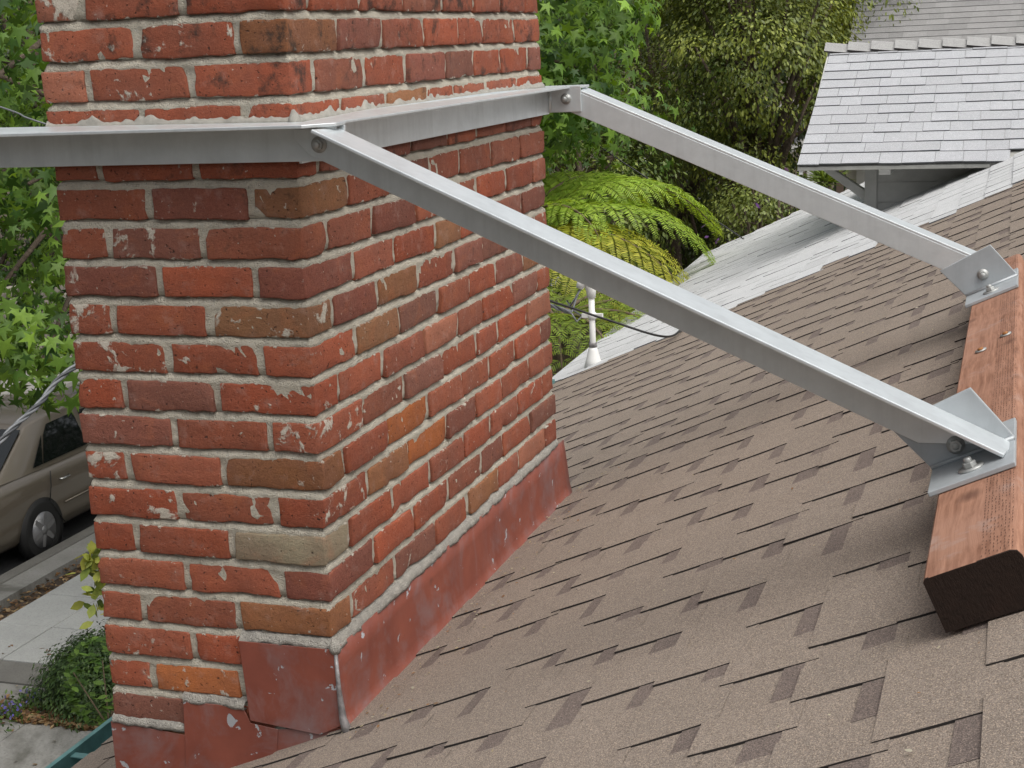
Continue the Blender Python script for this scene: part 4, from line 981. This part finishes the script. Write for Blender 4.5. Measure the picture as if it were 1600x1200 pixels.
def cable(name, pts, r, mat, label, twist=0):
    pts = [Vector(p) for p in pts]; P = []
    for i in range(len(pts)-1):
        a = pts[max(0, i-1)]; b = pts[i]; c = pts[i+1]; d = pts[min(len(pts)-1, i+2)]
        for k in range(12):
            t = k/12; P.append(.5*((2*b)+(c-a)*t+(2*a-5*b+4*c-d)*t*t+(3*b-a-3*c+d)*t**3))
    P.append(pts[-1])
    if not twist:
        mb = MB(); mb.tube(P, r, 8); o = mb.build(name, M[mat], None); return tag(o, label, 'cable')
    e = empty(name, P[0], label, 'cable'); Q = []
    fine = []
    for i in range(len(P)-1):
        for k in range(8): fine.append(P[i].lerp(P[i+1], k/8))
    for s in range(3):
        q = []; dist = 0
        for i, p in enumerate(fine):
            if i: dist += (fine[i]-fine[i-1]).length
            t = (fine[min(i+1, len(fine)-1)]-fine[max(i-1, 0)]).normalized(); a = t.cross(Vector((0, 0, 1))).normalized(); b = t.cross(a)
            an = dist*2*math.pi/twist+s*2.094; q.append(p+(a*math.cos(an)+b*math.sin(an))*r*1.05)
        mb = MB(); mb.tube(q, r, 7); mb.build('strand', M['cabled' if s == 1 else 'cableg'], e)
    return e
cable('service_drop_cable', [at(-260, 1010, 5.2), at(-120, 830, 5.4), at(0, 690, 5.6), at(60, 632, 5.8), at(118, 572, 6.0), at(300, 470, 6.4), at(700, 440, 7.3), mt+Vector((-.10, -.06, .30))], .0062, 'cableg', 'grey twisted service cable rising from the lower left behind the chimney', .21)
cable('roof_cable', [at(560, 380, 6.3), at(858, 470, 6.9), at(950, 500, 7.05), at(1040, 526, 7.2), RP(-.28, 5.03, .012), RP(-.1, 5.0, .006)], .0055, 'cable', 'thin black cable passing the white mast to the roof')
cable('overhead_wire', [at(-300, 70, 7.6), at(0, 167, 7.3), at(72, 194, 7.2), at(420, 300, 7.0), at(840, 450, 7.0)], .0045, 'cableg', 'thin grey wire above the collar at the left edge')
cable('overhead_wire', [at(780, 120, 13), at(980, 258, 13), at(1130, 352, 13), at(1300, 470, 13.2)], .006, 'cable', 'thin dark wire sagging across the dark trees')

# ------------------------------------------------------------------ plants and litter at street level
bc = Vector((-5.85, 7.75, GZ+.10))
n = 620; d = unit(n); d[:, 2] = np.abs(d[:, 2]); C_ = np.array(bc)+d*np.array((.80, .78, .50))*(.72+.28*rng.random((n, 1)))
P, N_, U, W_ = clump_leaves(C_, (.10+.08*rng.random(n)), 2600, .8, None, np.array(bc))
sh = empty('clipped_shrub', bc, 'dense dark green mounded shrub by the driveway below the chimney', 'shrub')
leaf_cloud('foliage', P, N_, U, .032+.014*rng.random(len(P)), RH, RH_T, tints(len(P), (.022, .050, .014), (.075, .125, .03)), M['gloss'], sh, .2)
mb = MB(); mb.tube([bc-Vector((0, 0, .2)), bc+Vector((0, 0, .4))], [.06, .03], 8); mb.build('stem', M['bark'], sh)
lc = at(163, 1065, 11.6)
sh = empty('leafy_sapling', (lc.x, lc.y, GZ), 'brighter leafy sapling in front of the dark mounded shrub', 'sapling')
n = 240; P = np.array(lc)+unit(n)*np.array((.30, .25, .36)); leaf_cloud('foliage', P, unit(n)*.5+np.array((0, 0, 1)), unit(n)+np.array((0, 0, -.4)), .085+.03*rng.random(n), RH, RH_T, tints(n, (.045, .10, .02), (.12, .20, .04)), M['leafm'], sh, .2)
mb = MB()
for q in range(7):
    t = lc+Vector(unit(1)[0])*.25; mb.tube([(lc.x, lc.y, GZ), lc-Vector((0, 0, .4)), t], [.012, .009, .004], 5)
mb.build('stems', M['twig'], sh)
vc = at(150, 905, 8.6)
vg = empty('variegated_shrub', (vc.x+.25, vc.y, GZ), 'yellow and green variegated sprig showing at the chimney left side', 'shrub')
n = 95; P = np.array(vc)+np.array([(rng.normal()*.05+.04, rng.normal()*.06, rng.uniform(-.20, .20)) for _ in range(n)]); P[:, 0] -= np.maximum(0, (P[:, 2]-vc.z))*.10
vt = tints(n, (.10, .17, .03), (.42, .42, .09), .15)
OV = [(0, -.5), (.26, -.2), (.28, .12), (0, .5), (-.28, .12), (-.26, -.2)]
leaf_cloud('foliage', P, unit(n)*.8+np.array((0, -.6, .6)), unit(n)+np.array((0, 0, -.5)), .075+.03*rng.random(n), OV, RH_T, vt, M['leafm'], vg, .35)
mb = MB()
for q in range(5): mb.tube([(vc.x+.25, vc.y, GZ), (vc.x+.2, vc.y, vc.z-.6), vc+Vector((.08, 0, -.2)), vc+Vector((rng.uniform(-.04, .06), 0, rng.uniform(0, .2)))], [.012, .009, .006, .003], 5)
mb.build('stems', M['twig'], vg)
# dry leaf litter
def litter(name, n, fx, size, cols, lab):
    P = np.array([fx() for _ in range(n)]); N_ = unit(n)*.45+np.array((0, 0, 1)); t = np.array([cols[i] for i in rng.integers(0, len(cols), n)])*(1+rng.normal(size=(n, 1))*.2)
    o = leaf_cloud(name, P, N_, unit(n), size*(.6+.8*rng.random(n)), OV, RH_T, np.clip(t, .01, .8), M['leafm'], None, .4); return tag(o, lab, 'leaf litter', None, 'stuff')
DRY = [(.22, .12, .06), (.30, .18, .09), (.14, .08, .05), (.36, .25, .14)]
litter('leaf_litter', 1500, lambda: (rng.uniform(-8.36, -8.03), rng.uniform(4, 14), GZ+.02+rng.random()*.07), .055, DRY, 'dry brown leaves lying along the kerb strip')
litter('leaf_litter', 900, lambda: (rng.normal(-5.85, .5), 6.95+abs(rng.normal(0, .16)), GZ+.105+rng.random()*.03), .065, DRY, 'dry tan leaves lying at the foot of the dark shrub')
litter('leaf_litter', 130, lambda: (rng.uniform(-8.3, -4.5), rng.uniform(5.5, 8.4), GZ+.115), .05, DRY, 'few dry leaves scattered over the driveway concrete')
n = 60; P = np.array([(rng.normal(-6.55, .10), rng.normal(7.12, .18), GZ+.13+rng.random()*.10) for _ in range(n)])
pf = empty('purple_flowers', (-6.55, 7.1, GZ+.1), 'tiny purple-blue flowers growing in the driveway crack', 'flowers')
leaf_cloud('petals', P, unit(n)+np.array((0, -.4, .8)), unit(n), .035, OV, RH_T, tints(n, (.12, .10, .42), (.24, .20, .6)), M['fern'], pf)['kind'] = 'stuff'
n = 260; P = np.array([(rng.normal(-6.55, .11), rng.normal(7.08, .2), GZ+.11+rng.random()*.07) for _ in range(n)])
leaf_cloud('leaves', P, unit(n)+np.array((0, -.4, .8)), unit(n)+np.array((0, 0, .8)), .05, RH, RH_T, tints(n, (.04, .08, .02), (.10, .16, .03)), M['gloss'], pf)
# grit, seeds and leaf crumbs on the roof and in the gutter
def roofpt():
    while True:
        if rng.random() < .45: u, y = .03+abs(rng.normal(0, .10)), rng.uniform(-.1, 1.7)
        else: u, y = rng.uniform(-.5, 1.9), rng.uniform(-1.2, 4.8)
        if u > .02 or y < -.03 or y > CDp+.05: return tuple(RP(u, y, .0085))
n = 900; P = np.array([roofpt() for _ in range(n)])
o = leaf_cloud('roof_debris', P, unit(n)*.3+np.array(NV), unit(n), .004+.008*rng.random(n)**3, OV, RH_T, np.array([((.42, .36, .26), (.5, .47, .4), (.30, .16, .08))[i] for i in rng.integers(0, 3, n)], float), M['leafm'], None, .2)
tag(o, 'tiny pale crumbs and seeds scattered over the brown shingles', 'debris', None, 'stuff')
litter('gutter_leaves', 160, lambda: (gx-.055+rng.normal()*.02, rng.uniform(-2, 3), gz-.115+rng.random()*.02), .05, DRY+[(.5, .48, .42)], 'dry leaves and scraps lying in the teal gutter')

# ------------------------------------------------------------------ rubble stone wall across the street
wl_ = empty('rubble_wall', (-15.3, 18, GZ), 'low rubble stone wall across the street behind the parked car', 'stone wall')
mb = MB(); mb.box((-15.75, 12, GZ-.1), (-15.36, 27, GZ+1.5)); mb.build('wall_core', M['conc3'], wl_)
z = GZ
for r_ in range(9):
    hh = rs.uniform(.15, .21); y = 14.5+rs.uniform(0, .3)
    while y < 23.5:
        w = rs.uniform(.18, .55); vs, fs = rbox(.16, w-.02, hh-.02, .03, 1, 2, 1, .016, [])
        me = bpy.data.meshes.new('stone'); me.from_pydata(vs, [], fs); me.materials.append(M['stone']); me.polygons.foreach_set('use_smooth', [True]*len(fs)); me.update()
        o = bpy.data.objects.new('stone', me); COL.objects.link(o); o.location = (-15.32+rs.uniform(-.03, .04), y+w/2, z+hh/2); par(o, wl_); y += w
    z += hh

# ------------------------------------------------------------------ parked sedan
def sedan(xc, yr, zg):
    e = empty('parked_car', (xc, yr+2.3, zg), 'tan four-door sedan parked along the kerb at the left', 'car')
    Tm = Matrix.Translation((xc, yr, zg))
    # body sections along y from the rear: (y, half width at belt, half width at sill, belt height, sill height, deck/bonnet crown height)
    ST = [(0.0, .62, .66, .70, .36, .74), (.05, .74, .78, .82, .27, .86), (.18, .80, .85, .90, .22, .955), (.45, .845, .875, .93, .20, 1.00), (.80, .875, .895, .945, .20, 1.03), (1.3, .89, .905, .945, .19, 1.03), (2.0, .90, .91, .935, .19, 1.02),
          (2.8, .90, .91, .925, .19, 1.01), (3.3, .895, .91, .91, .19, .99), (3.7, .88, .90, .875, .19, .93), (4.2, .84, .88, .80, .20, .85), (4.6, .76, .82, .68, .24, .72), (4.8, .60, .66, .55, .34, .58)]
    mb = MB(); vs = []; K = 13
    for (y, wb, ws, zb, zs, zc) in ST:
        zm = (zb+zs)/2+.06
        half = [(0, zs), (ws*.8, zs), (ws*.975, zs+.05), (ws*1.0, zm-.05), (wb*1.005, zb-.07), (wb*.97, zb), (wb*.5, zc-.012)]
        ring = half + [(0, zc)] + [(-a, b) for a, b in half[:0:-1]]
        for a, b in ring: vs.append(Tm @ Vector((a, y, b)))
    K = len(ring)
    mb.add(vs, [(i*K+j, i*K+(j+1) % K, (i+1)*K+(j+1) % K, (i+1)*K+j) for i in range(len(ST)-1) for j in range(K)]+[tuple(range(K))[::-1], tuple(range((len(ST)-1)*K, len(ST)*K))], 0, True)
    b = mb.build('body', M['car'], e); sb = b.modifiers.new('sub', 'SUBSURF'); sb.levels = 1; sb.render_levels = 1
    # greenhouse
    base = [(.50, .73, .955), (1.00, .775, .955), (1.50, .79, .95), (2.35, .79, .94), (3.05, .77, .94), (3.62, .70, .93)]
    top = [(1.40, .52, 1.405), (1.52, .565, 1.44), (1.75, .585, 1.465), (2.2, .59, 1.475), (2.55, .575, 1.46), (2.80, .53, 1.42)]
    mb = MB(); vs = []
    n = len(base)
    for sgn in (1, -1):
        for (y, w, z) in base: vs.append(Tm @ Vector((sgn*w, y, z)))
        for (y, w, z) in top: vs.append(Tm @ Vector((sgn*w, y, z)))
        for (y, w, z) in top: vs.append(Tm @ Vector((sgn*w*.55, y, z+.022)))
    O = 3*n; fs = []
    for i in range(n-1):
        fs += [(i, i+1, n+i+1, n+i), (O+i+1, O+i, O+n+i, O+n+i+1), (n+i, n+i+1, 2*n+i+1, 2*n+i), (O+n+i+1, O+n+i, O+2*n+i, O+2*n+i+1), (2*n+i, 2*n+i+1, O+2*n+i+1, O+2*n+i)]
    fs += [(0, n, 2*n, O+2*n, O+n, O), (n-1, O+n-1, O+2*n-1, O+3*n-1, 3*n-1, 2*n-1)]
    mb.add(vs, fs, 0, False); g = mb.build('cabin', M['car'], e); bevel(g, .03, 3, 20); g.data.polygons.foreach_set('use_smooth', [True]*len(g.data.polygons))
    def lerp(p, q, t): return Vector(p).lerp(Vector(q), t)
    def pane(name, quad, off, mat='glass', th=.006):
        q = [Tm @ Vector(p)+Vector(off) for p in quad]; nrm = (q[1]-q[0]).cross(q[2]-q[0]).normalized(); mb = MB(); mb.prism(q, nrm*th); return mb.build(name, M[mat], e)
    for sgn in (1, -1):
        def sp(y, t): # point on the side of the greenhouse
            zz = .95+.50*t; wd = .79-(.79-.585)*t; return (sgn*(wd+.006), y, zz)
        # rear quarter light, rear door glass, front door glass
        pane('quarter_window', [sp(1.14, .10), sp(1.32, .10), sp(1.50, .66)], (sgn*.004, 0, 0)); pane('door_window', [sp(1.34, .10), sp(2.18, .10), sp(2.18, .86), sp(1.66, .84), sp(1.54, .66)], (sgn*.004, 0, 0)); pane('door_window', [sp(2.28, .10), sp(3.12, .10), sp(2.72, .80), sp(2.28, .86)], (sgn*.004, 0, 0))
        for (ya, za, yb, zb) in ((2.23, .25, 2.23, .94), (1.30, .93, 1.20, .62), (1.20, .62, 1.42, .30), (3.22, .25, 3.22, .93)):
            mb = MB(); mb.tube([Tm @ Vector((sgn*(.912 if zz < .8 else .885), yy, zz)) for yy, zz in ((ya, za), ((ya+yb)/2, (za+zb)/2), (yb, zb))], .006, 5); mb.build('door_seam', M['black'], e)
        for yy in (1.42, 2.36):
            mb = MB(); mb.tube([Tm @ Vector((sgn*.905, yy, .80)), Tm @ Vector((sgn*.935, yy+.03, .80)), Tm @ Vector((sgn*.935, yy+.15, .80)), Tm @ Vector((sgn*.905, yy+.18, .80))], .013, 8); mb.build('door_handle', M['chrome'], e)
        mb = MB(); mb.tube([Tm @ Vector((sgn*.918, yy, .52)) for yy in (1.46, 2.0, 2.8, 3.35)], .011, 6); mb.build('side_moulding', M['car'], e)
        mb = MB(); mb.prism([Tm @ Vector(p) for p in ((sgn*.60, .05, .66), (sgn*.80, .16, .66), (sgn*.80, .20, .86), (sgn*.60, .08, .84))], (0, -.03, 0)); mb.build('tail_lamp', M['tail'], e)
    rg = lambda x, t: (x*(.70-.16*t), .58+.76*t, .99+.40*t)
    pane('rear_window', [rg(-1, .04), rg(1, .04), rg(1, .96), rg(-1, .96)], (0, -.006, .006), 'glass', .01)
    wsg = lambda x, t: (x*(.68-.14*t), 3.56-.70*t, .97+.43*t)
    pane('windscreen', [wsg(1, .04), wsg(-1, .04), wsg(-1, .96), wsg(1, .96)], (0, .008, .008), 'glass', .01)
    mb = MB(); mb.box((xc-.78, yr-.03, zg+.30), (xc+.78, yr+.25, zg+.56)); o = mb.build('bumper', M['car'], e); bevel(o, .06, 4)
    mb = MB(); mb.box((xc-.26, yr-.005, zg+.66), (xc+.26, yr+.03, zg+.80)); mb.build('number_plate', M['whitepaint'], e)
    for (yy) in (1.04, 3.76):
        for sgn in (1, -1):
            c = Tm @ Vector((sgn*.785, yy, .325)); ax = Vector((sgn, 0, 0))
            mb = MB(); mb.tube([c+ax*.02, c+ax*.119], .362, 32); mb.build('wheel_arch', M['black'], e)
            w = MB(); w.tube([c+ax*.02, c+ax*.07, c+ax*.118, c+ax*.125, c+ax*.122], [.30, .318, .318, .30, .205], 36); wo = w.build('tyre', M['rubber'], e)
            mb = MB(); mb.tube([c+ax*.110, c+ax*.132, c+ax*.128, c+ax*.100], [.205, .205, .184, .18], 36, cap=False); mb.build('rim', M['alloy'], wo)
            mb = MB(); mb.tube([c+ax*.100, c+ax*.122], .20, 24); mb.build('brake_disc', M['black'], wo)
            for k in range(6):
                a = k*math.pi/3+.3; dr = Vector((0, math.cos(a), math.sin(a))); pr_ = Vector((0, -math.sin(a), math.cos(a)))
                mb = MB(); mb.prism([c+ax*.124+dr*.03-pr_*.035, c+ax*.124+dr*.19-pr_*.024, c+ax*.124+dr*.19+pr_*.024, c+ax*.124+dr*.03+pr_*.035], ax*.010); mb.build('spoke', M['alloy'], wo)
            mb = MB(); mb.tube([c+ax*.12, c+ax*.142], [.06, .045], 16); mb.build('hub_cap', M['alloy'], wo)
    return e
sedan(-9.80, 9.78, GZ+.004)
